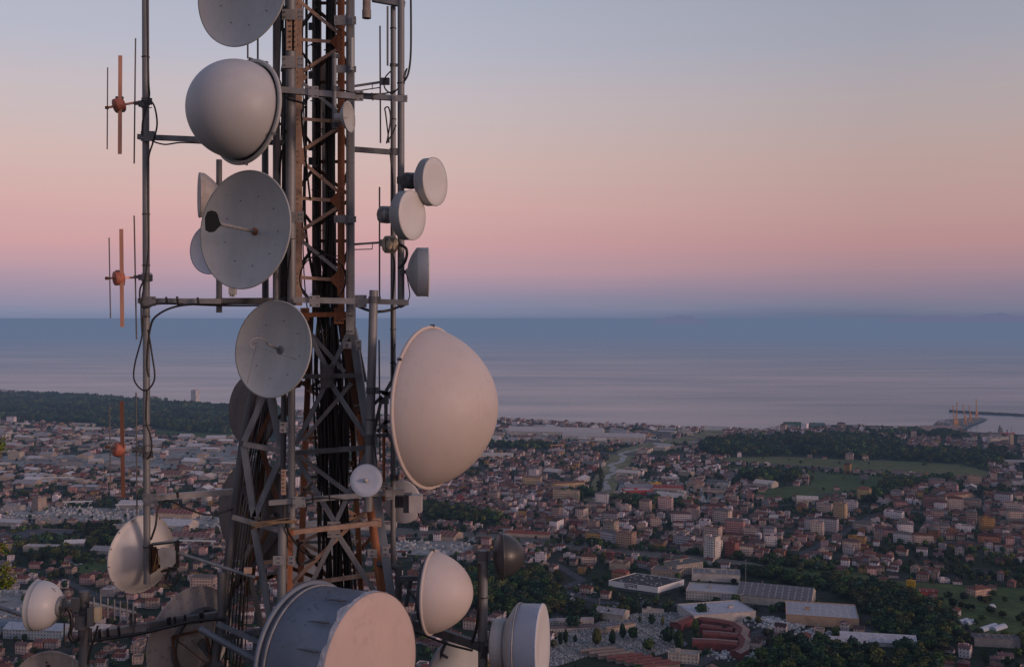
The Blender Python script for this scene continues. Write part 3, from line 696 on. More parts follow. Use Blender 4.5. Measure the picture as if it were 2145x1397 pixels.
# woods: closely set crowns
for nm, pl in ZONES:
    if nm != 'forest': continue
    gp = [G(*p) for p in pl]; xs = [p[0] for p in gp]; ys = [p[1] for p in gp]
    area = abs(sum(a[0] * b[1] - b[0] * a[1] for a, b in zip(gp, gp[1:] + gp[:1]))) / 2
    far = min(ys) > 1750
    n = int(area / (55 if not far else 170)); n = min(n, 6500)
    k = 0
    for _ in range(n * 6):
        if k >= n: break
        x, y = rg.uniform(min(xs), max(xs)), rg.uniform(min(ys), max(ys))
        if not inpoly(x, y, gp): continue
        k += 1
        if math.sin(x * .018 + 2 * math.sin(y * .011)) * math.sin(y * .016 + x * .006) < -.62: continue
        if not occ_free(x, y, 3) or near_line(x, y, railg, 16): continue
        r = rg.uniform(2.8, 7.4) * (1.35 if far else 1); trees.append((x, y, r, r * rg.uniform(1.5, 2.1), 0 if rg.random() < .93 else 1))
# named trees: cypresses and round pines of the cemetery
for (px, py, hpx, wpx, kd) in [(1302, 1290, 30, 12, 1), (1331, 1282, 32, 20, 0), (1250, 1352, 40, 24, 1), (1283, 1352, 36, 18, 1), (1304, 1338, 34, 17, 1), (1326, 1340, 28, 24, 0), (1365, 1310, 26, 16, 0), (1340, 1304, 16, 8, 1),
                               (1388, 1312, 24, 8, 1), (1456, 1330, 36, 18, 1), (1358, 1365, 28, 28, 0), (1400, 1350, 40, 36, 0), (1422, 1362, 44, 26, 1), (1205, 1346, 18, 10, 1), (1174, 1352, 28, 12, 1), (1185, 1350, 34, 13, 1),
                               (1200, 1318, 30, 36, 0), (1245, 1300, 24, 28, 0), (1470, 1295, 34, 30, 0), (1275, 1296, 22, 8, 1), (1634, 1278, 20, 26, 0), (130, 1210, 24, 16, 0), (118, 1212, 20, 16, 0), (105, 1212, 16, 14, 0)]:
    x, y = G(px, py); s = y / F; trees.append((x, y, wpx * s / 2, hpx * s, kd))
cols_t = [(.028, .054, .022), (.019, .038, .025), (.044, .072, .025), (.066, .072, .025), (.025, .048, .034), (.048, .050, .027)]

# crown templates -----------------------------------------------------------
def crown_template(seed, leaves, sub, cyp=False):
    r = np.random.default_rng(seed)
    # lumpy core made of latitude rings
    nl, na = (5, 8) if sub else (4, 6)
    q = []; colr = []
    ph = r.uniform(0, 6, 6)
    def pt(i, k):
        th = math.pi * i / nl; a = 2 * math.pi * k / na
        rad = .80 + .16 * math.sin(3 * a + ph[0] + 2 * th) + .12 * math.sin(5 * th + ph[1] + a)
        if cyp: return (math.sin(th) * math.cos(a) * rad * (1 - .35 * (math.cos(th) > 0) * math.cos(th)), math.sin(th) * math.sin(a) * rad, math.cos(th))
        return (math.sin(th) * math.cos(a) * rad, math.sin(th) * math.sin(a) * rad, math.cos(th) * rad * .95)
    for i in range(nl):
        for k in range(na):
            q.append((pt(i, k), pt(i + 1, k), pt(i + 1, k + 1), pt(i, k + 1))); colr.append(r.uniform(.55, .9))
    for _ in range(leaves):
        v = r.normal(size=3); v /= np.linalg.norm(v); v = v * r.uniform(.72, 1.10)
        if v[2] < -.6: v[2] *= -.6
        u = r.normal(size=3); u /= np.linalg.norm(u); w_ = np.cross(v, u); w_ /= np.linalg.norm(w_) + 1e-6
        s = r.uniform(.13, .30) if sub else r.uniform(.2, .38)
        if cyp: s *= .8; v[0] *= .85; v[1] *= .85
        q.append((tuple(v + u * s), tuple(v + w_ * s * .8), tuple(v - u * s), tuple(v - w_ * s * .8))); colr.append(r.uniform(.5, 1.9))
    return np.array(q, dtype=np.float32), np.array(colr, dtype=np.float32)
def np_mesh(name, V, C, mat):
    n = V.shape[0]; me = bpy.data.meshes.new(name); me.vertices.add(4 * n); me.vertices.foreach_set('co', V.reshape(-1).astype(np.float32))
    me.loops.add(4 * n); me.loops.foreach_set('vertex_index', np.arange(4 * n, dtype=np.int32))
    me.polygons.add(n); me.polygons.foreach_set('loop_start', np.arange(0, 4 * n, 4, dtype=np.int32)); me.polygons.foreach_set('loop_total', np.full(n, 4, dtype=np.int32))
    ca = me.color_attributes.new('Col', 'FLOAT_COLOR', 'CORNER'); c = np.ones((n, 4, 4), dtype=np.float32); c[:, :, :3] = C[:, None, :]
    ca.data.foreach_set('color', c.ravel()); me.materials.append(mat); me.update(calc_edges=True); return me

# ---- split into individuals and masses
def seen(x, y, m=30):
    px, py = px_of(x, y); return -m < px < 2145 + m and py < 1397 + m
def behind_tower(x, y):
    px, py = px_of(x, y); return 470 < px < 850 and random.Random(int(px * 7 + py)).random() < .55
houses = [i for i in items if i['kind'] == 'house']
houses.sort(key=lambda i: -(i['w'] * (i['h'] + 2)) / i['y'] ** 2 * (1 if seen(i['x'], i['y'], 0) else 0) * (.2 if behind_tower(i['x'], i['y']) else 1))
apts = [i for i in items if i['kind'] == 'apt']; sheds = [i for i in items if i['kind'] == 'shed']
print('houses', len(houses), 'apts', len(apts), 'sheds', len(sheds), 'trees', len(trees))
LMS = [(1492, 1168, 'near the white apartment tower'), (1105, 1124, 'by the railway station'), (1350, 1245, 'by the white store'), (1908, 1228, 'near the yellow meadow house'), (1320, 1340, 'beside the cemetery'),
       (1186, 1048, 'near the cream slab block'), (1265, 1010, 'along the river'), (1620, 1000, 'by the dark grove'), (1720, 1292, 'near the tan warehouse'), (1838, 1345, 'near the long low shed'), (1480, 1340, 'by the red complex'),
       (60, 1250, 'by the small drum dish'), (295, 1250, 'below the shiny dish back'), (250, 950, 'by the pale yards'), (120, 1080, 'beside the marble yards'), (1760, 1088, 'near the cream tower'), (2002, 1050, 'near the long salmon block'),
       (2050, 1245, 'near the broad villa'), (1950, 1150, 'on the inland edge of town'), (2080, 1100, 'among the apartment blocks'), (1640, 1130, 'in the middle of town'), (2000, 930, 'near the harbour'), (1700, 905, 'in the coastal suburb'),
       (1250, 890, 'beyond the coastal factories'), (950, 1020, 'below the big white radome'), (940, 1120, 'near the railway sidings'), (1050, 1230, 'beside the charcoal radome'), (100, 1370, 'by the corner dish rim'), (250, 1380, 'below the boom antenna'),
       (700, 1000, 'behind the lattice tower'), (430, 1180, 'beyond the diagonal tube'), (150, 870, 'in the far pine woods'), (2100, 1350, 'by the greenhouses')]
def place_words(x, y):
    px, py = px_of(x, y)
    return min(LMS, key=lambda l: (l[0] - px) ** 2 + ((l[1] - py) * 2) ** 2)[2]
NUMW = {1: 'single storey', 2: 'two storey', 3: 'three storey', 4: 'four storey', 5: 'five storey', 6: 'six storey', 7: 'seven storey'}
used = {}
def uniq(base, y, x):
    if len(base.split()) > 14:
        for w_ in ('brown red ', 'weathered pink ', 'dull orange '): base = base.replace(w_, '')
    n = used.get(base, 0); used[base] = n + 1
    if n == 0: return base
    extra = ['next one', 'third one'][min(n - 1, 1)]
    return base + ' ' + extra if n < 3 else base
def make_building(it, name, label, cat, group, balcony=False):
    t_ = thing(name, label, cat, (it['x'], it['y'], 0), group)
    qw, qr = Q(), Q()
    random.seed(int(it['x'] * 10))
    house_geo(it['x'], it['y'], it['w'], it['d'], it['h'], it['rot'], it['wall'], it['roof'], it['rk'], qw, qr, wins=it['kind'] != 'shed' and it.get('cat') not in ('warehouse', 'shed', 'commercial hall', 'harbour shed', 'barn', 'burial row', 'silo'))
    o_ = (it['x'], it['y'], 0)
    qw.obj('wall', [M_WALL], o_, t_); qr.obj('roof', [M_ROOF], o_, t_)
    if balcony:
        qb = Q(); balcony_geo(it['x'], it['y'], it['w'], it['d'], it['h'], it['rot'], qb, tuple(min(.6, v * 1.25) for v in it['wall'])); qb.obj('balcony', [M_STONE], o_, t_)
    return t_
for it in items:
    if it['kind'] == 'mark': make_building(it, it['name'], it['label'], it['cat'], None, it['name'].startswith('apartment') and it['y'] < 2000)
for it in houses[:300]:
    sh = {'hip': 'hipped', 'gable': 'gabled', 'flat': 'flat'}[it['rk']]
    lb = f"{it['wn']} {NUMW[it['nf']]} house with {sh} {'' if it['rk'] == 'flat' else it['rn'].replace(' tiled', '') + ' '}roof {place_words(it['x'], it['y'])}"
    make_building(it, 'town_house', uniq(lb, 0, 0), 'house', 'houses of the coastal town')
apts.sort(key=lambda i: -(i['w'] * i['h']) / i['y'] ** 2)
apts_in = [a for a in apts if seen(a['x'], a['y'])]
for it in apts_in[:190]:
    lb = f"{it['wn']} {NUMW[it['nf']]} {'flat topped' if it['rk'] == 'flat' else 'tiled'} apartment block {place_words(it['x'], it['y'])}"
    make_building(it, 'apartment_block', uniq(lb, 0, 0), 'apartment block', 'apartment blocks of the town', it['y'] < 1900)
sheds_in = [a for a in sheds if seen(a['x'], a['y'])]; sheds_in.sort(key=lambda i: -(i['w'] * i['h']) / i['y'] ** 2)
for it in sheds_in[:150]:
    lum = it['roof'][0]
    lb = f"{'white' if lum > .35 else 'grey' if lum > .2 else 'brown red'} {'flat' if it['rk'] == 'flat' else 'ridged'} roofed {'long' if it['w'] > 45 else 'short'} shed {place_words(it['x'], it['y'])}"
    make_building(it, 'warehouse', uniq(lb, 0, 0), 'warehouse', 'sheds and factory halls')
q = Q()
for it in houses[300:] + apts_in[190:] + sheds_in[150:]:
    random.seed(int(it['x'] * 10)); house_geo(it['x'], it['y'], it['w'], it['d'], it['h'], it['rot'], it['wall'], it['roof'], it['rk'], q, q, wi=0, ri=1, wins=it['kind'] != 'shed')
tag(q.obj('distant_houses', [M_WALL, M_ROOF]), 'mass of small tiled houses spread over the plain to the coast', 'houses', kind='stuff')

# ---- trees
trees = [t_ for t_ in trees if seen(t_[0], t_[1], 60)]
trees.sort(key=lambda t_: -(t_[2] * t_[3]) / t_[1] ** 2 * (.2 if behind_tower(t_[0], t_[1]) else 1))
NEAR = [crown_template(i, 60, True) for i in range(5)]; CYP = [crown_template(20 + i, 70, True, True) for i in range(2)]; FARC = [crown_template(40 + i, 12, False) for i in range(3)]
tm = {}
def tree_mesh(k, v, c):
    key = (k, v, c)
    if key not in tm:
        V, C = (CYP if k == 1 else NEAR)[v]
        tm[key] = np_mesh('crown', V, C[:, None] * np.array(cols_t[c], dtype=np.float32)[None, :], M_TREE)
    return tm[key]
mbt = MB(); mbt.tube([(0, 0, 0), (.03, 0, .5), (0, .02, 1)], [1, .8, .5], 6); trunk_me = None
tn = {0: ('broadleaf_tree', 'round crowned'), 1: ('cypress_tree', 'slender dark cypress'), 2: ('broadleaf_tree', 'spreading')}
for i, (x, y, r, h, k) in enumerate(trees[:300]):
    c = rg.randrange(len(cols_t)); v = rg.randrange(2 if k == 1 else 5)
    cn = ['dark green', 'blackish green', 'mid green', 'olive green', 'bluish green', 'brownish green'][c]
    sz = 'tall' if h > 11 else 'low' if h < 7 else 'medium'
    lb = uniq(f"{sz} {cn} {tn[k][1]}{'' if k == 1 else ' tree'} {place_words(x, y)}", 0, 0)
    t_ = thing(tn[k][0], lb, 'tree', (x, y, 0), 'cypresses' if k == 1 else 'trees of the plain')
    o = bpy.data.objects.new('crown', tree_mesh(k, v, c)); COL.objects.link(o); o.parent = t_
    cz = h * .56 if k != 1 else h * .52; o.location = (0, 0, cz); o.scale = (r, r, h * .46); o.rotation_euler = (0, 0, rg.uniform(0, 6.28))
    if trunk_me is None: o2 = mbt.build('trunk', M_BARK, t_); trunk_me = o2.data
    else: o2 = bpy.data.objects.new('trunk', trunk_me); COL.objects.link(o2); o2.parent = t_
    o2.location = (0, 0, -.1); o2.scale = (.28, .28, h * .5)
Vs, Cs = [], []
for (x, y, r, h, k) in trees[300:]:
    T_ = CYP[rg.randrange(2)] if k == 1 else (NEAR[rg.randrange(5)] if y < 1400 else FARC[rg.randrange(3)])
    a = rg.uniform(0, 6.28); ca, sa = math.cos(a), math.sin(a); V = T_[0]; o = np.empty_like(V)
    o[..., 0] = (V[..., 0] * ca - V[..., 1] * sa) * r + x; o[..., 1] = (V[..., 0] * sa + V[..., 1] * ca) * r + y; o[..., 2] = V[..., 2] * h * .46 + h * .54
    c = np.array(rg.choice(cols_t), dtype=np.float32) * rg.uniform(.7, 1.5) * (1 + .45 * math.sin(x * .02 + y * .013) * math.sin(y * .017 - x * .009)); Vs.append(o); Cs.append(T_[1][:, None] * c[None, :])
V = np.concatenate(Vs); C = np.concatenate(Cs); print('tree quads', V.shape)
o = bpy.data.objects.new('distant_trees', np_mesh('distant_trees', V, C, M_TREE)); COL.objects.link(o)
tag(o, 'dark woods, hedges and garden trees spread between the houses', 'trees', kind='stuff')
# ------------------------------------------------------------------ telecom tower
Y0 = 15.0
def mpp(Y): return Y / F            # metres per photo pixel
galv = near_mat('galvanised_steel', (.135, .14, .15), (.225, .225, .23), 7, .55, .25, .15, True, (.10, .06, .04), (.16, .15, .15))
galv_l = near_mat('pale_galvanised_steel', (.21, .205, .205), (.31, .30, .30), 9, .55, .2, .15, False, (.10, .06, .04), (.24, .20, .18))
galv_d = near_mat('dark_weathered_steel', (.055, .058, .064), (.115, .118, .128), 8, .6, .2, .15, True, (.06, .035, .02))
blue_s = near_mat('blue_grey_angle_steel', (.10, .12, .145), (.18, .20, .225), 8, .5, .25, .15, True, (.08, .05, .04))
rust = near_mat('rusted_steel', (.22, .075, .035), (.38, .155, .08), 12, .85, .0, .4, True, (.05, .02, .012), (.10, .05, .035))
rust_l = near_mat('rust_stained_paint', (.30, .19, .14), (.44, .30, .22), 9, .8, .0, .3, False, (.10, .035, .015), (.26, .11, .06))
rust_d = near_mat('dark_brown_steel', (.05, .028, .018), (.13, .06, .036), 10, .85, .0, .3, True, (.02, .01, .01))
white = near_mat('white_dish_paint', (.33, .335, .325), (.41, .41, .395), 2.2, .5, 0, .03, True, (.20, .19, .17), (.34, .335, .32))
facew = near_mat('brightened_drum_paint', (.52, .50, .49), (.58, .56, .55), 2, .42, 0, .01)  # brighter than the drum sides: glow on the faces put into paint
pale = near_mat('pale_blue_dish_paint', (.36, .40, .48), (.43, .47, .55), 3, .5, 0, .02)
cream = near_mat('cream_radome', (.475, .405, .38), (.51, .44, .41), 1.3, .55, 0, .02, False, None, (.455, .385, .36))
greyrad = near_mat('grey_radome', (.37, .365, .375), (.43, .425, .435), 1.5, .5, 0, .02)
shroud = near_mat('blue_grey_shroud', (.12, .145, .19), (.165, .19, .235), 2.0, .5, .1, .03, True, None, (.11, .13, .165))
bowlm = near_mat('drum_back_paint', (.27, .29, .32), (.33, .35, .37), 3, .5, 0, .03, True)
drumw = near_mat('dimmed_drum_paint', (.33, .335, .34), (.40, .40, .40), 3, .5, 0, .03, True)  # kept darker than the covers: shade on drum sides put into paint
fabric = near_mat('radome_fabric', (.42, .315, .285), (.47, .36, .325), 1.2, .9, 0, .12, False, None, (.39, .29, .26))
torn = near_mat('torn_fabric', (.26, .27, .30), (.38, .37, .40), 12, .9, 0, .2)
dark_r = near_mat('charcoal_radome', (.032, .032, .034), (.050, .050, .052), 5, .38, 0, .02)
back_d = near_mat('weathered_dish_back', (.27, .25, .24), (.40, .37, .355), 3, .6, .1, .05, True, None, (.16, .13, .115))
dimdish = near_mat('dark_dish_back', (.10, .09, .085), (.16, .14, .13), 3, .6, .1, .05, True, None, (.08, .07, .065))  # grey-brown dish colour, darker than the weathered backs
black = near_mat('black_cable_jacket', (.010, .010, .012), (.018, .018, .02), 20, .45)
hole = near_mat('black_feed_cap', (.004, .004, .004), (.007, .007, .007), 20, .5)
copper = near_mat('weathered_copper', (.46, .20, .13), (.60, .31, .21), 14, .5, .25, .1, True, (.2, .08, .04), (.45, .27, .2))
insul = near_mat('orange_insulator', (.30, .085, .055), (.42, .14, .09), 14, .6)
box_m = near_mat('radio_unit_casing', (.36, .33, .33), (.44, .41, .40), 8, .5)
box_y = near_mat('yellowed_casing', (.40, .33, .24), (.50, .42, .30), 9, .6)
rod_m = near_mat('grey_rod', (.09, .085, .085), (.14, .13, .13), 20, .5, .3)

def weather(m, strength=.35, col=(.20, .17, .14), seed=0.):
    nt = m.node_tree; N_, L_ = nt.nodes, nt.links; b = N_['Principled BSDF']; src = b.inputs['Base Color'].links[0].from_socket
    g = N_.new('ShaderNodeNewGeometry'); mp = N_.new('ShaderNodeMapping'); mp.inputs['Scale'].default_value = (14, 14, .9); mp.inputs['Location'].default_value = (seed, 0, 0); L_.new(g.outputs['Position'], mp.inputs[0])
    n1 = N_.new('ShaderNodeTexNoise'); n1.inputs['Scale'].default_value = 1.6; n1.inputs['Detail'].default_value = 5; L_.new(mp.outputs[0], n1.inputs['Vector'])
    n2 = N_.new('ShaderNodeTexNoise'); n2.inputs['Scale'].default_value = 1.1; n2.inputs['Detail'].default_value = 3; L_.new(g.outputs['Position'], n2.inputs['Vector'])
    a = N_.new('ShaderNodeMath'); a.operation = 'MULTIPLY_ADD'; a.use_clamp = True; L_.new(n1.outputs['Fac'], a.inputs[0]); a.inputs[1].default_value = 5; a.inputs[2].default_value = -2.75
    c = N_.new('ShaderNodeMath'); c.operation = 'MULTIPLY_ADD'; c.use_clamp = True; L_.new(n2.outputs['Fac'], c.inputs[0]); c.inputs[1].default_value = 4; c.inputs[2].default_value = -1.7
    d = N_.new('ShaderNodeMath'); d.operation = 'MULTIPLY'; L_.new(a.outputs[0], d.inputs[0]); L_.new(c.outputs[0], d.inputs[1])
    e = N_.new('ShaderNodeMath'); e.operation = 'MULTIPLY'; L_.new(d.outputs[0], e.inputs[0]); e.inputs[1].default_value = strength
    mx = N_.new('ShaderNodeMix'); mx.data_type = 'RGBA'; L_.new(e.outputs[0], mx.inputs[0]); L_.new(src, mx.inputs[6]); mx.inputs[7].default_value = (*col, 1); L_.new(mx.outputs[2], b.inputs['Base Color'])
for m_, s_, c_ in ((white, .55, (.19, .17, .14)), (cream, .22, (.24, .19, .16)), (greyrad, .28, (.20, .18, .16)), (drumw, .4, (.15, .14, .13)), (shroud, .4, (.09, .10, .12)), (fabric, .18, (.28, .21, .18)), (back_d, .5, (.12, .09, .07)), (dimdish, .4, (.07, .05, .04)), (pale, .25, (.2, .2, .2))): weather(m_, s_, c_)

def smooth_pts(pts, k=6):
    pts = [Vector(p) for p in pts]; out = []
    q = [pts[0]] + pts + [pts[-1]]
    for i in range(1, len(q) - 2):
        a, b, c, d = q[i - 1], q[i], q[i + 1], q[i + 2]
        for j in range(k):
            u = j / k
            out.append(.5 * ((2 * b) + (c - a) * u + (2 * a - 5 * b + 4 * c - d) * u * u + (3 * b - a - 3 * c + d) * u ** 3))
    out.append(pts[-1]); return out
def cable(pts, rpx, Y=Y0, name='cable', parent=None, label=None, m=None, cat='cable', group=None):
    P3 = [P(p[0], p[1], p[2] if len(p) > 2 else Y) for p in pts]
    mb = MB().tube(smooth_pts(P3), rpx * mpp(Y), 6)
    o = mb.build(name, m or black, parent)
    if parent is None: tag(o, label, cat, group)
    return o
def PB(mb, a, b, wpx, tpx=None, Y=Y0, Yb=None):
    """bar between two photo points"""
    Yb = Yb or Y
    return mb.bar(P(a[0], a[1], Y), P(b[0], b[1], Yb), wpx * mpp(Y), (tpx or wpx) * mpp(Y))
def PA(mb, a, b, wpx, Y=Y0, Yb=None, flip=1):
    Yb = Yb or Y
    return mb.angle(P(a[0], a[1], Y), P(b[0], b[1], Yb), wpx * mpp(Y), .007, flip=flip)
def PT(mb, a, b, rpx, Y=Y0, Yb=None, n=14):
    Yb = Yb or Y
    return mb.tube([P(a[0], a[1], Y), P(b[0], b[1], Yb)], rpx * mpp(Y), n)
def plate(mb, x0, y0, x1, y1, Y=Y0, t=.01, bolts=True):
    c = P((x0 + x1) / 2, (y0 + y1) / 2, Y); e = (abs(x1 - x0) * mpp(Y), t, abs(y1 - y0) * mpp(Y)); mb.box(c, e)
    return mb
def bolts(mb, pts, rpx, Y, L_=.012):  # bolt heads on legs, plates and clamps, grouped into single meshes
    for (x, y) in pts:
        p = P(x, y, Y); mb.tube([p, p + Vector((0, -L_, 0))], rpx * mpp(Y), 6)
    return mb

tw = thing('lattice_tower', 'rusty steel lattice tower packed with black cables, carrying all the dishes', 'tower', P(690, 665, Y0) - Vector((0, 0, 0)))
def part(name, fn, m, label=None, parent=None):
    mb = MB(); fn(mb); return mb.build(name, m, parent or tw, label)
TOP = -60
# upper square mast ---------------------------------------------------
YF, YB = 14.75, 15.25
part('leg', lambda b: PA(b, (624, TOP), (624, 640), 13, YF), rust_l)
part('leg', lambda b: PA(b, (714.5, TOP), (714.5, 665), 15, YF, flip=-1), rust)
part('leg', lambda b: PA(b, (662, TOP), (662, 660), 17, YB), rust_d)
part('leg', lambda b: PA(b, (733, TOP), (733, 660), 10, YB, flip=-1), rust_d)
for k in range(-1, 4):
    y = 85 + 166 * k
    for nm, a, b_, w_, m_ in (('horizontal_bar', (626, y - 2), (712, y + 4), 7, rust_l), ('diagonal_brace', (707, y + 18), (629, y + 67), 7, rust_l), ('diagonal_brace', (630, y + 86), (708, y + 150), 7, rust_l if k % 2 else galv_l)):
        if a[1] < 640 and b_[1] < 650: part(nm, lambda b: PA(b, a, b_, w_, YF + .02), m_)
    y2 = y + 60
    for nm, a, b_ in (('horizontal_bar', (661, y2 + 28), (733, y2 + 28)), ('diagonal_brace', (661, y2), (733, y2 - 60)), ('diagonal_brace', (733, y2 + 100), (661, y2 + 40))):
        if b_[1] < 660 and a[1] < 660: part(nm, lambda b: PA(b, a, b_, 7, YB), rust_d)
    for nm, a, b_ in (('side_brace', (628, y + 20), (660, y + 62)), ('side_brace', (660, y + 96), (628, y + 140))):
        if b_[1] < 650: part(nm, lambda b: PA(b, a, b_, 6, YF + .05, YB - .05), galv_d)
    for nm, a, b_ in (('side_brace', (714, y + 20), (732, y + 70)), ('side_brace', (732, y + 96), (714, y + 150))):
        if b_[1] < 650: part(nm, lambda b: PA(b, a, b_, 6, YF + .05, YB - .05), rust_d)
    part('fasteners', lambda b: bolts(b, [(623, y + d) for d in (-10, 0, 10, 66, 78, 90)] + [(714, y + d) for d in (-4, 6, 18, 144, 154)], 1.6, YF - .02), galv_d)
# gusset triangles at the nodes
for k in range(0, 4):
    y = 85 + 166 * k
    part('gusset_plate', lambda b: b.add([P(629, y + 60, YF + .01), P(645, y + 77, YF + .01), P(629, y + 94, YF + .01)], [(0, 1, 2)]), rust_l)
    part('gusset_plate', lambda b: b.add([P(708, y - 16, YF + .01), P(690, y + 3, YF + .01), P(708, y + 22, YF + .01)], [(0, 2, 1)]), rust)
# perforated splice plate left of the leg
for (x0, y0, x1, y1) in ((600, 38, 616, 106), (612, 38, 622, 106)):
    part('splice_plate', lambda b: plate(b, x0, y0, x1, y1, 14.28), rust_l)
    part('fasteners', lambda b: bolts(b, [((x0 + x1) / 2, yy) for yy in range(int(y0) + 6, int(y1), 11)], 1.9, 14.27), galv_d)
# outer poles fixed along the mast
part('outer_pole', lambda b: PT(b, (609, TOP), (609, 500), 10.5, 14.35), galv)
part('outer_pole', lambda b: PT(b, (611, 495), (611, 640), 9.0, 14.40), galv)
part('outer_pole', lambda b: PT(b, (579, TOP), (579, 640), 7.6, 14.5), galv)
part('outer_pole', lambda b: PT(b, (555, 130), (556, 640), 7, 15.6), galv_d)
part('outer_channel', lambda b: PB(b, (735, TOP), (735, 672), 14, 14, 14.6), galv)
part('outer_channel', lambda b: PB(b, (728, TOP), (728, 672), 4, 16, 14.54), galv_d)
part('outer_channel', lambda b: PB(b, (594, 60), (594, 640), 6, 8, 15.4), galv_d)
part('inner_channel', lambda b: PB(b, (678, 130), (680, 620), 8, 8, 15.45), galv)
for y0, y1 in ((20, 42), (118, 143), (444, 465)):
    part('pipe_clamp', lambda b: (plate(b, 591, y0, 619, y1, 14.26), plate(b, 622, y0 - 1, 636, y1 + 1, 14.3)), galv_l)
    part('fasteners', lambda b: bolts(b, [(x, y) for x in (596, 626, 632) for y in (y0 + 6, y1 - 6)], 1.8, 14.25), galv_d)
for y0, y1 in ((33, 53), (137, 153), (451, 467)):
    part('pipe_clamp', lambda b: (plate(b, 700, y0, 738, y1, 14.5), plate(b, 738, y0 + 2, 746, y1 - 1, 14.45)), galv)
    part('fasteners', lambda b: bolts(b, [(x, y) for x in (704, 742) for y in (y0 + 5, y1 - 5)], 1.6, 14.42), galv_d)
part('white_antenna_tube', lambda b: PT(b, (737, 80), (737, 148), 4, 14.45), white)
for y in (48, 150, 300, 330):
    part('pipe_clamp', lambda b: plate(b, 646, y, 658, y + 16, 15.2), galv_d)
# cross arms -----------------------------------------------------------
def arm(a, b_, w_, m_, Y, Yb=None): part('cross_arm', lambda b: PB(b, a, b_, w_, w_, Y, Yb), m_)
arm((590, 189), (744, 203), 12.5, galv_l, 14.2); arm((742, 200), (853, 208), 11, galv, 14.3)
arm((616, 628), (745, 631), 12, galv_l, 14.2); arm((745, 630), (856, 634), 11, galv, 14.3)
arm((290, 630), (462, 631), 11, galv_l, 14.6); arm((455, 631), (598, 630), 13, galv_d, 14.75, 15.0)
arm((289, 287), (430, 293), 10.5, galv, 14.7); arm((425, 293), (600, 300), 10, galv_d, 14.75)
arm((740, 313), (832, 320), 10.5, galv, 15.0); arm((298, 1044), (500, 1028), 12, galv_l, 14.6, 15.0)
arm((564, 1053), (846, 1029), 10, galv_l, 14.1)
arm((780, -2), (848, 10), 12, galv, 14.9)
arm((196, 1330), (312, 1311), 17, galv, 13.9, 14.2); arm((308, 1311), (472, 1286), 17, galv_d, 14.2, 14.5)
arm((843, 1298), (1004, 1352), 17, galv_d, 14.4, 14.2); arm((862, 1292), (890, 1284), 14, galv_l, 14.1)
arm((462, 1336), (562, 1318), 12, galv_d, 14.1); arm((600, 1370), (455, 1305), 9, blue_s, 14.0)
part('cross_tube', lambda b: PT(b, (418, 1316), (552, 1392), 7, 13.8), blue_s)
part('cross_tube', lambda b: PT(b, (790, 1180), (840, 1190), 6, 14.6), galv_d)
for (x0, y0, x1, y1, Y) in ((646, 181, 667, 205, 14.13), (741, 189, 761, 212, 14.22), (648, 619, 670, 643, 14.13), (743, 618, 768, 644, 14.2), (822, 200, 853, 213, 14.24), (295, 275, 324, 296, 14.5),
                            (297, 621, 326, 641, 14.5), (300, 1034, 330, 1056, 14.5), (613, 1040, 640, 1062, 14.02), (808, 1020, 822, 1046, 14.0), (283, 1305, 306, 1333, 14.0), (798, 1010, 812, 1024, 14.0)):
    part('clamp_plate', lambda b: plate(b, x0, y0, x1, y1, Y), galv_l if x0 > 320 else galv)
    part('fasteners', lambda b: bolts(b, [(x, y) for x in (x0 + 4, x1 - 4) for y in (y0 + 4, y1 - 4)], 1.5, Y - .006), galv_d)
# flared lower section ---------------------------------------------------
YR = 14.9
def low(nm, a, b_, w_, m_, Y=14.5, Yb=None, fl=1): part(nm, lambda b: PA(b, a, b_, w_, Y, Yb, fl), m_)
low('leg', (736, 640), (736, 690), 14, galv_d, 14.7); low('leg', (737, 686), (833, 1350), 15, blue_s, 14.7, 14.3)
part('leg', lambda b: PT(b, (718, 670), (750, 872), 9, 14.85), rust_d); part('leg', lambda b: PT(b, (750, 868), (812, 1330), 9, 14.85, 14.6), rust)
part('leg', lambda b: PT(b, (611, 812), (611, 1104), 7.5, 14.15), galv)
part('leg', lambda b: PT(b, (595, 800), (592, 1104), 6, 14.3), galv_d)
part('leg', lambda b: PT(b, (592, 1095), (588, 1400), 9, 14.2), galv); low('leg', (608, 1110), (602, 1400), 9, rust, 14.25)
part('leg', lambda b: PT(b, (532, 815), (509, 925), 9, 14.8), galv_d); part('leg', lambda b: PT(b, (510, 920), (447, 1420), 9, 14.8, 14.5), galv_d)
low('leg', (640, 660), (600, 870), 12, rust_d, 15.1)
low('leg', (560, 830), (520, 1250), 14, rust_d, 15.6)
X1 = [((651, 709), (688, 779)), ((736, 684), (690, 779)), ((683, 803), (618, 934)), ((692, 803), (764, 912)), ((619, 958), (699, 1092)), ((768, 948), (704, 1092)), ((701, 1123), (632, 1262)), ((709, 1123), (786, 1244))]
for a, b_ in X1: low('diagonal_brace', a, b_, 9, blue_s if a[1] < 1000 else galv, 14.45)
for a, b_ in [((650, 699), (722, 780)), ((736, 803), (634, 922)), ((625, 954), (728, 1032)), ((768, 1068), (604, 1228))]: low('diagonal_brace', a, b_, 8, rust_l if a[1] > 1000 else galv, 14.7)
for a, b_ in [((509, 934), (531, 1082)), ((588, 955), (533, 1083)), ((564, 832), (586, 934)), ((551, 832), (511, 924)), ((531, 1108), (572, 1340))]: low('diagonal_brace', a, b_, 12, blue_s, 14.4)
for a, b_ in [((570, 858), (534, 932)), ((545, 930), (580, 1050)), ((525, 1140), (462, 1300)), ((520, 1200), (552, 1330)), ((497, 1000), (540, 1090))]: low('diagonal_brace', a, b_, 9, rust_d if a[0] > 540 else galv_d, 14.9)
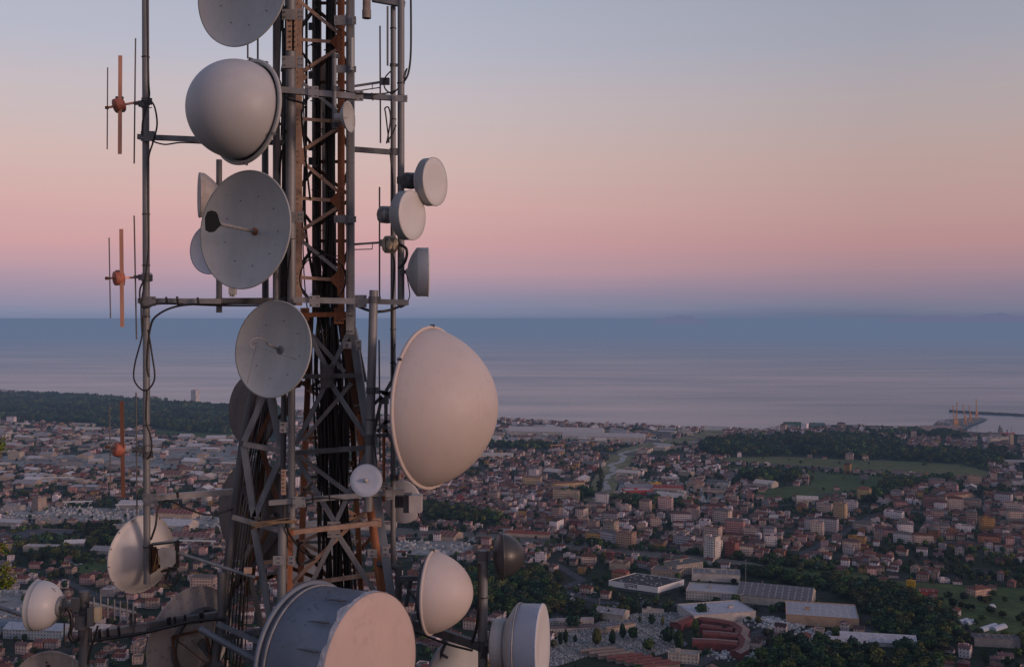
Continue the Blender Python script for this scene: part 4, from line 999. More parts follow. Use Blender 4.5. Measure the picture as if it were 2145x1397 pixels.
low('diagonal_brace', (740, 1240), (560, 1170), 8, rust_d, 15.6); low('diagonal_brace', (800, 1130), (812, 1240), 8, galv, 14.7)
low('horizontal_bar', (634, 789), (758, 786), 9, galv_d, 14.4); low('horizontal_bar', (509, 930), (590, 945), 10, galv, 14.35); low('horizontal_bar', (618, 949), (768, 938), 10, galv_d, 14.4)
low('horizontal_bar', (486, 1083), (586, 1112), 9, galv, 14.35); low('horizontal_bar', (613, 1115), (794, 1095), 10, rust_l, 14.3); low('horizontal_bar', (606, 1228), (786, 1202), 8, rust_l, 14.6)
low('horizontal_bar', (640, 660), (730, 658), 10, rust, 14.7); low('horizontal_bar', (545, 1180), (640, 1168), 8, rust_l, 15.4)
for (x0, y0, x1, y1, m_) in ((671, 763, 699, 812, galv_d), (686, 1092, 713, 1125, galv_l), (700, 645, 720, 678, rust), (632, 645, 648, 672, rust), (725, 655, 742, 700, galv_l), (781, 1085, 799, 1103, rust_l), (605, 1106, 620, 1122, rust_l)):
    part('gusset_plate', lambda b: plate(b, x0, y0, x1, y1, 14.42 if m_ is not rust else 14.7), m_)
    part('fasteners', lambda b: bolts(b, [(x, y) for x in (x0 + 5, x1 - 5) for y in (y0 + 6, y1 - 6)], 1.8, 14.41 if m_ is not rust else 14.69), galv_d)
for (x0, y0, x1, y1) in ((572, 1164, 596, 1183), (604, 1164, 618, 1183), (770, 1150, 790, 1168), (800, 1145, 815, 1166), (586, 884, 600, 906), (745, 712, 757, 734), (718, 716, 736, 730)):
    part('pipe_clamp', lambda b: plate(b, x0, y0, x1, y1, 14.05 if x0 < 700 else 14.4), galv_l)
    part('fasteners', lambda b: bolts(b, [((x0 + x1) / 2, y) for y in (y0 + 5, y1 - 5)], 2, 14.04 if x0 < 700 else 14.39), galv_d)
part('perforated_plate', lambda b: plate(b, 589, 983, 599, 1036, 14.1), rust_l)
part('fasteners', lambda b: bolts(b, [(594, y) for y in range(988, 1034, 8)], 1.6, 14.09), galv_d)
part('hanging_cylinder', lambda b: (PT(b, (768, -40), (768, 24), 8.5, 14.8), PT(b, (768, 22), (768, 39), 9.6, 14.8)), near_mat('mottled_fibreglass', (.20, .15, .13), (.33, .27, .24), 16, .7, 0, .1))
for a, b_, w_, m_ in (((650, 655), (640, 900), 11, rust_d), ((640, 895), (622, 1400), 11, rust), ((722, 660), (738, 900), 10, rust_d), ((738, 895), (764, 1400), 10, rust_d)):
    part('inner_leg', lambda b: PA(b, a, b_, w_, 15.25), m_)
yy = 668; flipx = False
while yy < 1290:
    xl_, xr_ = 650 - (yy - 655) * .045, 722 + (yy - 655) * .058; hgt = 48 + (yy - 668) * .02
    a, b_ = ((xl_, yy), (xr_ + 2, yy + hgt)) if flipx else ((xr_, yy), (xl_ - 2, yy + hgt))
    part('diagonal_brace', lambda b: PA(b, a, b_, 7, 15.22), rust_l if int(yy) % 3 else rust)
    if flipx: part('horizontal_bar', lambda b: PA(b, (xl_, yy), (xr_, yy - 3), 6, 15.24), rust if int(yy) % 2 else galv)
    yy += hgt; flipx = not flipx
for a, b_, w_, m_ in (((556, 838), (640, 800), 7, galv_d), ((520, 935), (600, 860), 8, galv), ((540, 860), (520, 930), 7, rust_d), ((515, 1085), (598, 960), 8, rust_d), ((500, 1080), (560, 940), 7, galv), ((480, 1250), (586, 1112), 8, galv_d), ((560, 1112), (495, 1230), 7, rust_d), ((470, 1300), (585, 1190), 8, galv), ((500, 1215), (590, 1205), 7, rust), ((620, 1130), (760, 1300), 7, rust_d), ((790, 1110), (640, 1290), 7, rust_d), ((760, 920), (740, 1090), 7, galv_d), ((744, 690), (766, 800), 6, galv), ((770, 800), (790, 1000), 6, galv_d), ((640, 1000), (760, 990), 7, galv_d), ((640, 860), (752, 856), 7, rust_d)):
    part('rear_brace', lambda b: PA(b, a, b_, w_, 15.5), m_)
for a, b_ in (((600, 700), (625, 812)), ((648, 812), (600, 780)), ((590, 655), (640, 690))): part('rear_brace', lambda b: PA(b, a, b_, 8, 15.0), rust_d)
# black feeder cables through the middle --------------------------------
rc = random.Random(5)
for i in range(34):
    u = i / 33
    xt, xm, xl = 650 + 74 * u, 652 + 66 * u, 655 + 68 * u
    wob = lambda s: rc.uniform(-s, s)
    Yc = rc.uniform(14.88, 15.2)
    xt = 684 + 17 * u if i % 6 else 655 + 14 * ((i // 6) / 5)
    if i in (3, 20): xt = 634 + i * .3
    pts = [(xt + wob(2), TOP, Yc), (xt + wob(2), 120, Yc), (xt + wob(2.5), 300, Yc), (xt + wob(2.5), 470, Yc), (.6 * xt + .4 * xm + wob(4), 620, Yc), (xm + 6 + wob(5), 760, Yc), (xl + 6 + wob(7), 900, Yc), (xl + 8 + wob(8), 1060, Yc), (xl + 14 + wob(10), 1230, Yc), (xl + 20 + wob(8), 1420, Yc)]
    cable(pts, rc.choice((1.4, 2.0, 2.6, 3.2)), 15, 'cable', tw)
for i in range(6):     # second run down the left face
    x = 582 + 3.2 * i
    pts = [(x + 10, TOP, 15.2), (x + rc.uniform(0, 8), 200, 15.2), (x + rc.uniform(0, 8), 420, 15.2), (x + 4, 640, 15.2), (548 + 4 * i, 830, 15.1), (515 + 6 * i, 1000, 15.0), (488 + 7 * i, 1200, 14.9), (470 + 8 * i, 1420, 14.8)]
    cable(pts, rc.choice((1.5, 2.2, 3)), 15, 'cable', tw)
for pts, r in [([(586, 170, 14.3), (600, 205, 14.2), (630, 215, 14.1), (641, 222, 14.1), (632, 240, 14.15), (640, 330, 14.3), (650, 420, 14.8)], 2.2), ([(585, 258, 14.3), (600, 275, 14.3), (598, 300, 14.4), (588, 330, 14.4), (586, 400, 14.6)], 2.4),
               ([(590, 150, 14.3), (596, 100, 14.4), (590, 40, 14.4), (598, -20, 14.5)], 2.6), ([(603, 480, 14.3), (609, 520, 14.2), (604, 560, 14.3), (598, 620, 14.5)], 1.8),
               ([(652, 150, 14.7), (640, 105, 14.8), (660, 90, 14.9)], 1.2), ([(655, 1010, 14.3), (600, 1090, 14.1), (630, 1150, 14.3), (660, 1165, 14.5)], 2.4), ([(700, 185, 14.4), (720, 190, 14.3), (745, 196, 14.2), (800, 197, 14.3), (830, 190, 14.6)], 1.6),
               ([(745, 640, 14.3), (780, 652, 14.2), (815, 650, 14.3), (850, 636, 14.6)], 3.0), ([(627, 1135, 14.1), (625, 1180, 14.4), (660, 1170, 14.5)], 3), ([(640, 1048, 14.05), (680, 1042, 14.05), (740, 1048, 14.05), (790, 1040, 14.1)], 1.2)]:
    cable(pts, r, 14.4, 'cable', tw)
n = 28
cable([(676 + 48 * math.cos(a * 6.283 / n), 585 + 52 * math.sin(a * 6.283 / n), 14.5 + .1 * math.sin(a)) for a in range(n + 2)], 1.7, 14.5, 'cable', tw)
for k in range(30):    # cable ties
    y = rc.uniform(-20, 620); x = rc.uniform(655, 718)
    part('cable_tie', lambda b: PB(b, (x - 7, y), (x + 7, y + 1), 1.4, 6, 14.82), black)

# ------------------------------------------------------------------ masts
def mast(px, y0, y1, rpx, Y, m_, label, name='mast_pole', clamps=(), ties=(), px2=None):
    px2 = px2 or px
    t_ = thing(name, label, 'pole', P(px2, y1, Y))
    MB().tube([P(px, y0, Y), P(px2, y1, Y)], rpx * mpp(Y), 16).build('pole', m_, t_)
    for (y, h_) in clamps:
        b = MB(); xx = px + (px2 - px) * (y - y0) / (y1 - y0)
        b.tube([P(xx, y - h_ / 2, Y), P(xx, y + h_ / 2, Y)], (rpx + 1.6) * mpp(Y), 16); plate(b, xx + rpx, y - h_ / 2, xx + rpx + 6, y + h_ / 2, Y - rpx * mpp(Y) * .3, .02)
        b.build('clamp', galv_d, t_)
    for y in ties:
        xx = px + (px2 - px) * (y - y0) / (y1 - y0)
        MB().tube([P(xx, y - 1, Y), P(xx, y + 1, Y)], (rpx + 1.3) * mpp(Y), 12).build('cable_tie', black, t_)
    return t_
mast(304.5, TOP, 1222, 7.2, 14.6, galv, 'slim grey mast pole carrying the three copper dipole antennas', ties=(120, 449, 556, 663, 890, 1145), clamps=((213, 14), (582, 14), (952, 14)), px2=308)
mast(840, TOP, 636, 7.3, 14.6, galv, 'grey pole that holds the two round white drum dishes', clamps=((205, 10), (378, 14), (634, 12)), ties=(175, 480))
mast(823.5, 14, 1182, 5.6, 15.0, galv, 'thin grey pole standing just inside the drum dish pole', clamps=((137, 6), (318, 14), (1000, 12)), ties=(60, 250, 690, 760))
mast(812, 14, 138, 2.2, 14.9, galv, 'pencil thin rod next to the top of the thin pole', name='thin_rod')
mast(783, 608, 1070, 9.2, 14.1, galv, 'stout pole beside the big cream radome, topped off at the lower cross arm', clamps=((818, 14), (920, 22), (628, 14)), ties=(878,), px2=771)
mast(459, 335, 655, 6.2, 15.1, galv, 'short pole behind the dish with the black feed', clamps=((631, 14), (412, 10)))
mast(1011.5, 1152, 3160, 10.2, 14.2, galv, 'free standing pole end below the small charcoal radome', clamps=((1163, 20), (1351, 22)), ties=(1250,))
mast(176, 1238, 3200, 10.5, 13.9, galv_d, 'dark pole beside the small white drum dish', clamps=((1250, 8), (1330, 30)))
mast(464, 1198, 1330, 8.5, 14.4, galv_d, 'dark stub pole behind the brown dish back', clamps=((1300, 24),))
mast(835, 1185, 1300, 7.2, 14.6, galv_d, 'dark stub pole between the tower and the tall cream radome', clamps=((1215, 18),))
mast(700.5, 112, 270, 4.6, 14.1, galv, 'short thin pole holding the tiny dish at mid mast', clamps=((118, 8), (186, 10), (262, 8)))
mast(804, 885, 1050, 3.2, 14.6, rust, 'rusty brown strut pole beside the big cream radome')
mast(519, 80, 123, 1.8, 15.2, rod_m, 'short rod peeping out below the topmost dish', name='thin_rod'); mast(540, 70, 136, 2.0, 15.2, rod_m, 'longer rod hanging beside the short one below the topmost dish', name='thin_rod')
# cables on the long mast
for pts, r, lb in [([(308, TOP, 14.4), (309, 60, 14.4), (311, 170, 14.4), (312, 205, 14.45), (300, 250, 14.4), (298, 285, 14.4)], 2.4, 'black cable run down the top of the slim mast'),
               ([(313, 208, 14.4), (324, 225, 14.35), (329, 262, 14.35), (320, 300, 14.4), (311, 335, 14.4), (310, 420, 14.4), (311, 520, 14.4), (304, 585, 14.4), (296, 640, 14.4), (298, 700, 14.4)], 2.0, 'black cable bowing out beside the highest copper dipole'),
               ([(303, 585, 14.4), (293, 608, 14.4), (296, 640, 14.4), (310, 644, 14.4), (340, 636, 14.5), (460, 640, 14.7), (560, 640, 15.0)], 2.0, 'black cable drooping under the left cross arm'),
               ([(560, 636, 15.0), (480, 636, 14.7), (380, 640, 14.5), (330, 660, 14.4), (314, 690, 14.4), (308, 760, 14.4), (312, 790, 14.4)], 2.2, 'black cable sweeping from the cross arm down to the mast'),
               ([(300, 640, 14.4), (298, 700, 14.4), (283, 760, 14.4), (281, 795, 14.4), (297, 816, 14.4), (312, 814, 14.4), (324, 790, 14.4), (318, 740, 14.4), (310, 690, 14.4)], 1.8, 'slack black cable loop on the mast above the dark copper dipole'),
               ([(308, 816, 14.4), (306, 880, 14.4), (316, 915, 14.4), (317, 945, 14.4), (308, 962, 14.4)], 2.0, 'black cable dropping to the darkest copper dipole'),
               ([(498, 1062, 14.7), (440, 1078, 14.5), (395, 1066, 14.4), (352, 1048, 14.4), (332, 1062, 14.35), (326, 1100, 14.3), (316, 1130, 14.3)], 2.2, 'black cable arching above the shiny dish back'),
               ([(318, 296, 14.5), (345, 303, 14.6), (380, 299, 14.7), (430, 301, 14.8)], 1.6, 'thin cable sagging below the arm beside the grey radome')]:
    cable(pts, r, 14.4, 'mast_cable', None, lb)
for pts, r, lb in [([(860, TOP, 14.4), (861, 60, 14.4), (860, 120, 14.4), (855, 155, 14.4), (846, 172, 14.4)], 2.3, 'black cable hanging free beside the drum dish pole'),
               ([(846, 172, 14.4), (850, 155, 14.4), (853, 144, 14.4), (849, 150, 14.4), (845, 165, 14.4)], 1.2, 'tiny wire loop at the end of the free hanging cable'),
               ([(818, 150, 14.7), (806, 165, 14.7), (806, 185, 14.7), (820, 196, 14.6), (834, 186, 14.6)], 1.6, 'cable curl beside the upper cross arm end'),
               ([(815, 300, 14.6), (808, 240, 14.5), (806, 228, 14.5), (814, 226, 14.5), (818, 250, 14.5), (812, 290, 14.5), (810, 300, 14.5), (822, 280, 14.5), (830, 262, 14.5)], 1.6, 'coiled spare cable tied beside the thin pole'),
               ([(818, 320, 14.8), (822, 380, 14.8), (820, 450, 14.8), (822, 520, 14.8), (826, 560, 14.8), (822, 640, 14.8), (822, 760, 14.8), (826, 800, 14.8)], 2.4, 'cable running down the thin pole behind the drum dishes'),
               ([(828, 720, 14.5), (822, 750, 14.5), (838, 775, 14.4), (850, 790, 14.4)], 1.3, 'thin cable leading behind the big cream radome'),
               ([(836, 512, 14.4), (850, 520, 14.3), (852, 535, 14.3), (846, 552, 14.3), (834, 562, 14.3)], 3.2, 'thick cable bend above the side facing drum dish'),
               ([(852, 575, 14.4), (856, 600, 14.4), (858, 620, 14.4), (850, 638, 14.4), (838, 645, 14.4)], 1.2, 'thin wire hanging below the side facing drum dish'),
               ([(1003, 1180, 14.1), (1004, 1240, 14.1), (1000, 1300, 14.1), (994, 1330, 14.1), (988, 1345, 14.1)], 3.2, 'thick black cable down the free standing pole'),
               ([(356, 1178, 14.2), (350, 1198, 14.2), (346, 1216, 14.2), (358, 1228, 14.2), (370, 1218, 14.2), (372, 1196, 14.2), (364, 1184, 14.2), (352, 1200, 14.2), (350, 1215, 14.2), (362, 1220, 14.2)], 1.6, 'coil of black cable hanging under the octagonal radio box'),
               ([(138, 1270, 13.7), (148, 1285, 13.7), (150, 1310, 13.7), (146, 1330, 13.7), (155, 1343, 13.7), (166, 1335, 13.7)], 4.0, 'thick black cable from the small white drum dish'),
               ([(135, 1300, 13.7), (135, 1345, 13.7), (142, 1354, 13.7), (150, 1350, 13.7)], 1.6, 'thin black cable looping below the small white drum dish'),
               ([(205, 1310, 13.7), (196, 1340, 13.7), (188, 1365, 13.7), (184, 1390, 13.7)], 2.4, 'pair of tied cables leaving the dark arm clamp'),
               ([(905, 1098, 14.6), (880, 1085, 14.4), (875, 1066, 14.2), (872, 1062, 14.2)], 1.5, 'greenish cable under the grey radio box')]:
    cable(pts, r, 14.4, 'mast_cable', None, lb)

# ------------------------------------------------------------------ dishes
def nrm(px, py, th, tilt=0.0):
    yaw = -math.atan((px - CX) / F) + math.radians(th)
    return Vector((math.sin(yaw), -math.cos(yaw), tilt)).normalized()
def par(R, d, n=8, a0=0.0, flip=1):
    return [(R * i / n, a0 - d * (1 - (i / n) ** 2)) for i in range(n + 1)]
def rim_bolts(t_, C, n, R, m_, k=16, a=0.0, r=.006, name='fasteners', L_=.02):  # bolt heads set around a rim, one mesh
    u = n.cross(Vector((0, 0, 1))).normalized(); w_ = u.cross(n)
    b = MB()
    for i in range(k):
        t1 = 2 * math.pi * (i + .3) / k; p = C + (u * math.cos(t1) + w_ * math.sin(t1)) * R + n * a
        b.tube([p - n * .005, p + n * L_], r, 6)
    return b.build(name, m_, t_)
def dish_base(name, px, py, Y, Rpx, th, tilt, label):
    C = P(px, py, Y); n = nrm(px, py, th, tilt); R = Rpx * mpp(Y)
    t_ = thing(name, label, 'antenna dish', C)
    return C, n, R, t_
def bracket(t_, C, n, back, to, w_=.05, m_=None):
    a = C - n * back
    MB().bar(a, to, w_, w_).build('mount_bracket', m_ or galv_d, t_)
def open_dish(px, py, Y, Rpx, th, tilt, label, depth=.22, m_=None, mount=None, name='dish_antenna'):
    C, n, R, t_ = dish_base(name, px, py, Y, Rpx, th, tilt, label); m_ = m_ or white; d = R * depth
    prof = par(R, d, 10) + [(R + .006, .004), (R + .012, -.01), (R, -.018)] + [(r, a - .014) for r, a in reversed(par(R * .99, d, 8))]
    MB().lathe(prof, C, n, 72).build('reflector', m_, t_)
    MB().lathe([(R + .004, -.012), (R + .014, -.008), (R + .014, .006), (R + .002, .008)], C, n, 72).build('rim', m_, t_)
    MB().lathe([(0, -d - .10), (.10, -d - .10), (.11, -d - .0), (0, -d + .0)], C, n, 20).build('hub', galv_d, t_)
    if mount: bracket(t_, C, n, d + .05, P(*mount))
    return C, n, R, t_, d
def radome(px, py, Y, Rpx, th, tilt, label, h, m_, expo=1.0, backm=None, clampang=(80, 200, 260, 330), mount=None, ring=None, ball=False):
    C, n, R, t_ = dish_base('radome_antenna', px, py, Y, Rpx, th, tilt, label); hh = h * mpp(Y)
    N_ = 22; prof = []
    for i in range(N_ + 1):
        a = math.pi / 2 * i / N_; prof.append((R * (.972 if expo > 1 else .955) * math.cos(a), hh * math.sin(a) ** expo))
    if ball: prof = [(R * .92 * math.cos(q), R * .205 + R * .92 * math.sin(q)) for q in [(-.225 + (1.5708 + .225) * k / 26) for k in range(27)]]
    MB().lathe(prof, C, n, 80).build('dome', m_, t_)
    MB().lathe([(R * (.92 if ball else .96), -.02), (R + .008, -.022), (R + .012, -.004), (R + .008, .012), (R * (.95 if ball else .975), .018), (R * (.945 if ball else .972), .0)], C, n, 80).build('rim', ring or m_, t_)
    d = R * .3
    MB().lathe([(R, -.02)] + [(r, a - .02) for r, a in reversed(par(R * .98, d, 8))], C, n, 60).build('reflector_back', backm or galv_d, t_)
    u = n.cross(Vector((0, 0, 1))).normalized(); w_ = u.cross(n)
    for a in clampang:
        q = C + (u * math.cos(math.radians(a)) + w_ * math.sin(math.radians(a))) * (R + .012)
        MB().bar(q - n * .03, q + n * .03, .035, .02).build('rim_clamp', galv_d, t_)
    if mount: bracket(t_, C, n, d, P(*mount))
    return C, n, R, t_
def drum(px, py, Y, Rpx, th, tilt, label, L_, face, side, cone=.5, name='drum_antenna', mount=None, lip=True, conem=None, conedepth=.16):
    """shrouded dish: C is the centre of the front face"""
    C, n, R, t_ = dish_base(name, px, py, Y, Rpx, th, tilt, label); L3 = L_ * mpp(Y)
    MB().lathe([(0, -.05 * R), (R * .3, -.034 * R), (R * .7, -.012 * R), (R * .97, .004), (R * .995, -.002)], C, n, 72).build('front_cover', face, t_)
    MB().lathe([(R * .992, .0), (R + .004, .004), (R + .008, -.012), (R, -.016), (R, -L3), (R * .97, -L3)], C, n, 72, True).build('shroud', side, t_)
    MB().lathe([(R * .995, -L3)] + [(R * (.98 * (1 - (q / 9.0) ** 1.35) + .02), -L3 - conedepth * R * 3.0 * (1 - (1 - (q / 9.0) ** 1.35) ** 2)) for q in range(1, 9)] + [(R * cone * .38, -L3 - conedepth * R * 3.0), (R * cone * .38, -L3 - conedepth * R * 3.4), (0, -L3 - conedepth * R * 3.4)], C, n, 56).build('reflector_back', conem or side, t_)
    rim_bolts(t_, C, n, R + .002, galv_d, 8, -.02, .006, L_=.004)
    if mount: bracket(t_, C, n, L3 + conedepth * R * 3, P(*mount))
    return C, n, R, t_
def studs(t_, C, n, R, a, m_, k=9, off=.4, r=.0055, name='surface_bolts'):
    """small bolts standing on a dish face"""
    u = n.cross(Vector((0, 0, 1))).normalized(); w_ = u.cross(n); b = MB()
    for i in range(k):
        t1 = 2 * math.pi * i / k + off; p = C + (u * math.cos(t1) + w_ * math.sin(t1)) * R + n * a
        b = MB().tube([p, p + n * .018], r, 6); b.build('bolt', m_, t_)

# topmost plain dish
C, n, R, t_, d = open_dish(507, -25, 14.0, 123, -43, .06, 'topmost plain grey white dish cut by the top of the picture', mount=(600, 20, 14.4))
studs(t_, C, n, R * .62, -d * .6, galv_d)
# round grey radome
radome(514, 235, 14.0, 111, -52, .10, 'round grey radome bulging like a ball, near the top of the mast', 122, greyrad, 1.0, galv_d, (92, 12, 262, 210), mount=(590, 240, 14.4), ring=white, ball=True)
# dish with the black feed
C, n, R, t_, d = open_dish(512, 481, 13.8, 123.5, -43, .07, 'large pale dish with a black paddle shaped feed cap on a rod', depth=.26, mount=(590, 500, 14.3))
studs(t_, C, n, R * .60, -d * .64, galv_d)
V0 = C - n * d
tip = P(446, 466, 13.8 - .80)
dirf = (tip - V0).normalized()
MB().tube([V0, tip], .023, 12).build('feed_rod', galv_l, t_)
MB().lathe([(.045, 0), (.05, .02), (.022, .03), (.02, .05)], V0, dirf, 20).build('feed_collar', rust, t_)
fc = MB(); ex = []
for (x, y) in [(429, 456), (434, 444), (443, 441), (453, 444), (457, 452), (460, 464), (464, 471), (456, 479), (449, 486), (438, 487), (430, 482)]: ex.append((x, y))
nn = len(ex); Yf = 13.8 - .85
vs = [P(x, y, Yf) for x, y in ex] + [P(x, y, Yf + .05) for x, y in ex]
fc.add(vs, [tuple(range(nn)), tuple(range(2 * nn - 1, nn - 1, -1))] + [(i, i + nn, (i + 1) % nn + nn, (i + 1) % nn) for i in range(nn)]); fc.build('feed_cap', hole, t_)
b = MB(); plate(b, 481, 603, 494, 617, 14.5, .12); b.tube([P(484, 617, 14.5), P(484, 622, 14.5)], .02, 8); b.tube([P(490, 617, 14.5), P(490, 622, 14.5)], .02, 8)
tag(b.build('junction_box', white), 'small pale box hanging below the dish with the black feed', 'box')
# dishes half hidden behind it
C, n, R, t_, d = open_dish(440, 522, 15.0, 51, -40, .05, 'small bluish dish half hidden behind the dish with the black feed', depth=.3, m_=pale, mount=(459, 520, 15.2))
drum(417, 409, 15.0, 46.5, -86, 0, 'brownish drum dish seen edge on beside the black feed dish', 10, back_d, box_m, .45, conedepth=.25, mount=(459, 410, 15.1), conem=box_m)
# dish with hooked feed
C, n, R, t_, d = open_dish(571, 731, 13.7, 100.5, -41, .12, 'white dish with a hooked feed tube and guy wires, right below the cross arm', depth=.24, mount=(608, 760, 14.2))
studs(t_, C, n, R * .62, -d * .6, galv_d, 8, .2, .005)
V0 = C - n * d; e1 = P(548, 714, 13.55); e2 = P(530, 716, 13.3)
MB().tube([V0, V0 + (e1 - V0) * .7], .017, 10).build('feed_tube', galv, t_)
MB().tube(smooth_pts([V0 + (e1 - V0) * .7, P(556, 713, 13.50), P(543, 708, 13.38), P(530, 710, 13.3), P(523, 717, 13.28), P(525, 726, 13.28), P(534, 730, 13.3)]), .009, 8).build('feed_hook', galv_l, t_)
MB().lathe([(.0, .01), (.055, .01), (.06, 0), (0, -.005)], V0, n, 20).build('feed_flange', galv, t_)
fe = P(536, 727, 13.35)
for q in ((557, 645), (518, 802), (637, 757)):
    MB().tube([fe, P(q[0], q[1], 13.68)], .0022, 5).build('guy_wire', rod_m, t_)
# dishes behind the tower, left side
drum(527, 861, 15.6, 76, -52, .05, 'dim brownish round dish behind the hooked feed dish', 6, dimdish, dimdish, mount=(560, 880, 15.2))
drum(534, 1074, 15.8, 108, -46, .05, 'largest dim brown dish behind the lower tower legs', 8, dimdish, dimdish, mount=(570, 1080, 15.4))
C, n, R, t_ = drum(662, 1172, 16.4, 80, -20, .1, 'pale dish glimpsed through the lower lattice behind the cables', 8, pale, pale, mount=(680, 1180, 15.8))
# big cream radome
radome(906, 853, 14.2, 169, 62, .02, 'big cream radome, largest of all, beside the stout pole', 137, cream, 1.38, galv_d, (92, 152, 182, 268, 38), ring=cream)
fr = thing('dish_support', 'triangulated steel frame joining the big cream radome to the stout pole', 'mounting frame', P(812, 860, 14.3))
for a, b_ in [((800, 824), (832, 822)), ((808, 820), (808, 905)), ((808, 820), (832, 778)), ((808, 822), (835, 850)), ((806, 884), (836, 880)), ((808, 900), (842, 965)), ((790, 905), (806, 884)), ((778, 912), (812, 912)), ((770, 860), (800, 830)), ((776, 818), (806, 822)), ((782, 910), (800, 832))]:
    b = MB(); PA(b, a, b_, 7, 14.25); b.build('frame_bar', galv_d, fr)
# small pale dish facing the viewer
C, n, R, t_ = drum(767, 1006, 13.6, 33, -12, .15, 'small pale blue dish facing out, level with the lower cross arm', 3, pale, pale, mount=(775, 1030, 14.1))
MB().lathe([(.03, 0), (.028, .03), (.012, .06), (0, .065)], C, n, 14).build('feed_stub', white, t_)
# dish back behind radio unit; its lit look is put into brighter paint
drum(843, 1050, 15.2, 45, 150, .05, 'round grey dish back with a bright rim behind the grey radio box', 5, facew, facew, .3, conedepth=.05, conem=near_mat('brightened_back_paint', (.62, .60, .62), (.70, .68, .69), 3, .4))
rb = thing('radio_unit', 'grey ribbed radio box in front of the bright rimmed dish back', 'radio unit', P(862, 1075, 14.3))
b = MB(); plate(b, 846, 1033, 862, 1072, 14.3, .16); b.build('casing', galv_d, rb)
b = MB(); plate(b, 858, 1036, 884, 1071, 14.25, .2); b.build('cover', box_m, rb)
b = MB(); [plate(b, 828 + 3 * i, 1038, 829.5 + 3 * i, 1062, 14.35, .14) for i in range(6)]; b.build('cooling_fins', galv_d, rb)
# tall cream radome lower right
C, n, R, t_ = radome(906, 1240, 14.0, 86, 74, .0, 'smaller cream radome facing sideways, left of the free standing pole', 86, cream, 1.3, galv_d, (90, 250, 140), ring=cream)
MB().lathe([(R * .78, -.03), (R * .8, -.10), (R * .55, -.13), (0, -.14)], C, n, 40).build('back_ring', galv_d, t_)
b = MB(); plate(b, 838, 1206, 878, 1216, 14.3, .05); PA(b, (842, 1216), (875, 1262), 6, 14.3); PA(b, (850, 1270), (862, 1210), 8, 14.35); b.build('mount_frame', galv_d, t_)
# small charcoal radome
C, n, R, t_ = radome(1050, 1164, 14.2, 48, 98, .0, 'small charcoal grey radome on top of the free standing pole', 50, dark_r, 1.25, dark_r, (), mount=(1016, 1160, 14.2), ring=dark_r)
# drum at lower right
C, n, R, t_ = drum(1137, 1353, 13.9, 86, 80, .03, 'pale grey riveted drum dish at the bottom edge, beside the free standing pole', 54, facew, pale, .66, conedepth=.13, conem=drumw)
for q in (-.002, -.066, -.30): rim_bolts(t_, C, n, R - .002, galv_d, 30, q, .0035, 'fasteners', .003)
MB().lathe([(R + .006, -.30), (R + .012, -.30), (R + .012, -.325), (R + .006, -.325)], C, n, 64).build('seam_band', galv_l, t_)
MB().lathe([(0, -.66), (R * .6, -.66), (R * .63, -.64), (R * .63, -.50), (R * .3, -.48), (0, -.48)], C, n, 48).build('rear_housing', drumw, t_); bracket(t_, C, n, .75, P(1011, 1380, 14.2), .08)
# huge foreground drum with torn fabric
C = P(779, 1402, 12.4); n = nrm(779, 1402, 52, .03); R = 158 * mpp(12.4)
t_ = thing('drum_antenna', 'huge blue grey drum dish with a pinkish fabric cover and torn edge', 'antenna dish', C)
Ld = .97
MB().lathe([(0, .012), (R * .35, .010), (R * .8, .004), (R * .985, .0), (R * 1.0, -.02)], C, n, 96).build('fabric_cover', fabric, t_)
rr_ = random.Random(4); jag = [.02 + .03 * abs(math.sin(k * .21 + 2 * math.sin(k * .07))) + .02 * abs(math.sin(k * .83 + 1)) + rr_.uniform(0, .03) + (.04 if k % 13 in (3, 4) else 0) for k in range(96)]
MB().lathe([(R * 1.0, -.0), (R * 1.006, -.03), (R * 1.008, -.08), (R * 1.012, -.10)], C, n, 96, False, lambda j, k, r, a: (r + (.006 * math.sin(k * 1.9 + math.sin(k)) if j > 1 else 0), a if j < 2 else (-jag[k] if j == 3 else -jag[k] * .6))).build('torn_edge', torn, t_)
MB().lathe([(R * .985, -.01), (R * .99, -Ld), (R * .93, -Ld)], C, n, 96).build('shroud', shroud, t_)
MB().lathe([(R * .99, -Ld + .10), (R * 1.005, -Ld + .10), (R * 1.005, -Ld + .07), (R * .99, -Ld + .07)], C, n, 96).build('seam_band', galv_l, t_)
MB().lathe([(R * .99, -Ld), (R * 1.05, -Ld + .01), (R * 1.05, -Ld - .03), (R * .9, -Ld - .04), (R * .5, -Ld - .2), (0, -Ld - .25)], C, n, 96).build('rear_flange', shroud, t_)
rim_bolts(t_, C, n, R * 1.0, galv_d, 40, -Ld + .085, .006, 'fasteners', .004)
u = n.cross(Vector((0, 0, 1))).normalized(); w_ = u.cross(n)
def on_drum(deg, a, r=1.0): return C + (u * math.cos(math.radians(deg)) + w_ * math.sin(math.radians(deg))) * R * r + n * a
side_s = 1 if on_drum(180, 0).x < C.x else -1
dg = (lambda a: 180 - a) if side_s == 1 else (lambda a: a)
for a in (48, 27, 8, -12, 70):
    b = MB().tube([on_drum(dg(a), -.44, 1.0), on_drum(dg(a), -.40, 1.02), on_drum(dg(a), -.30, 1.02)], .005, 6)
    b.tube([on_drum(dg(a), -.36, 1.03), on_drum(dg(a), -.16, 1.035)], [.008, .016], 8); b.tube([on_drum(dg(a), -.17, 1.035), on_drum(dg(a), -.08, 1.04)], .009, 6); b.build('tension_hook', galv_d, t_)
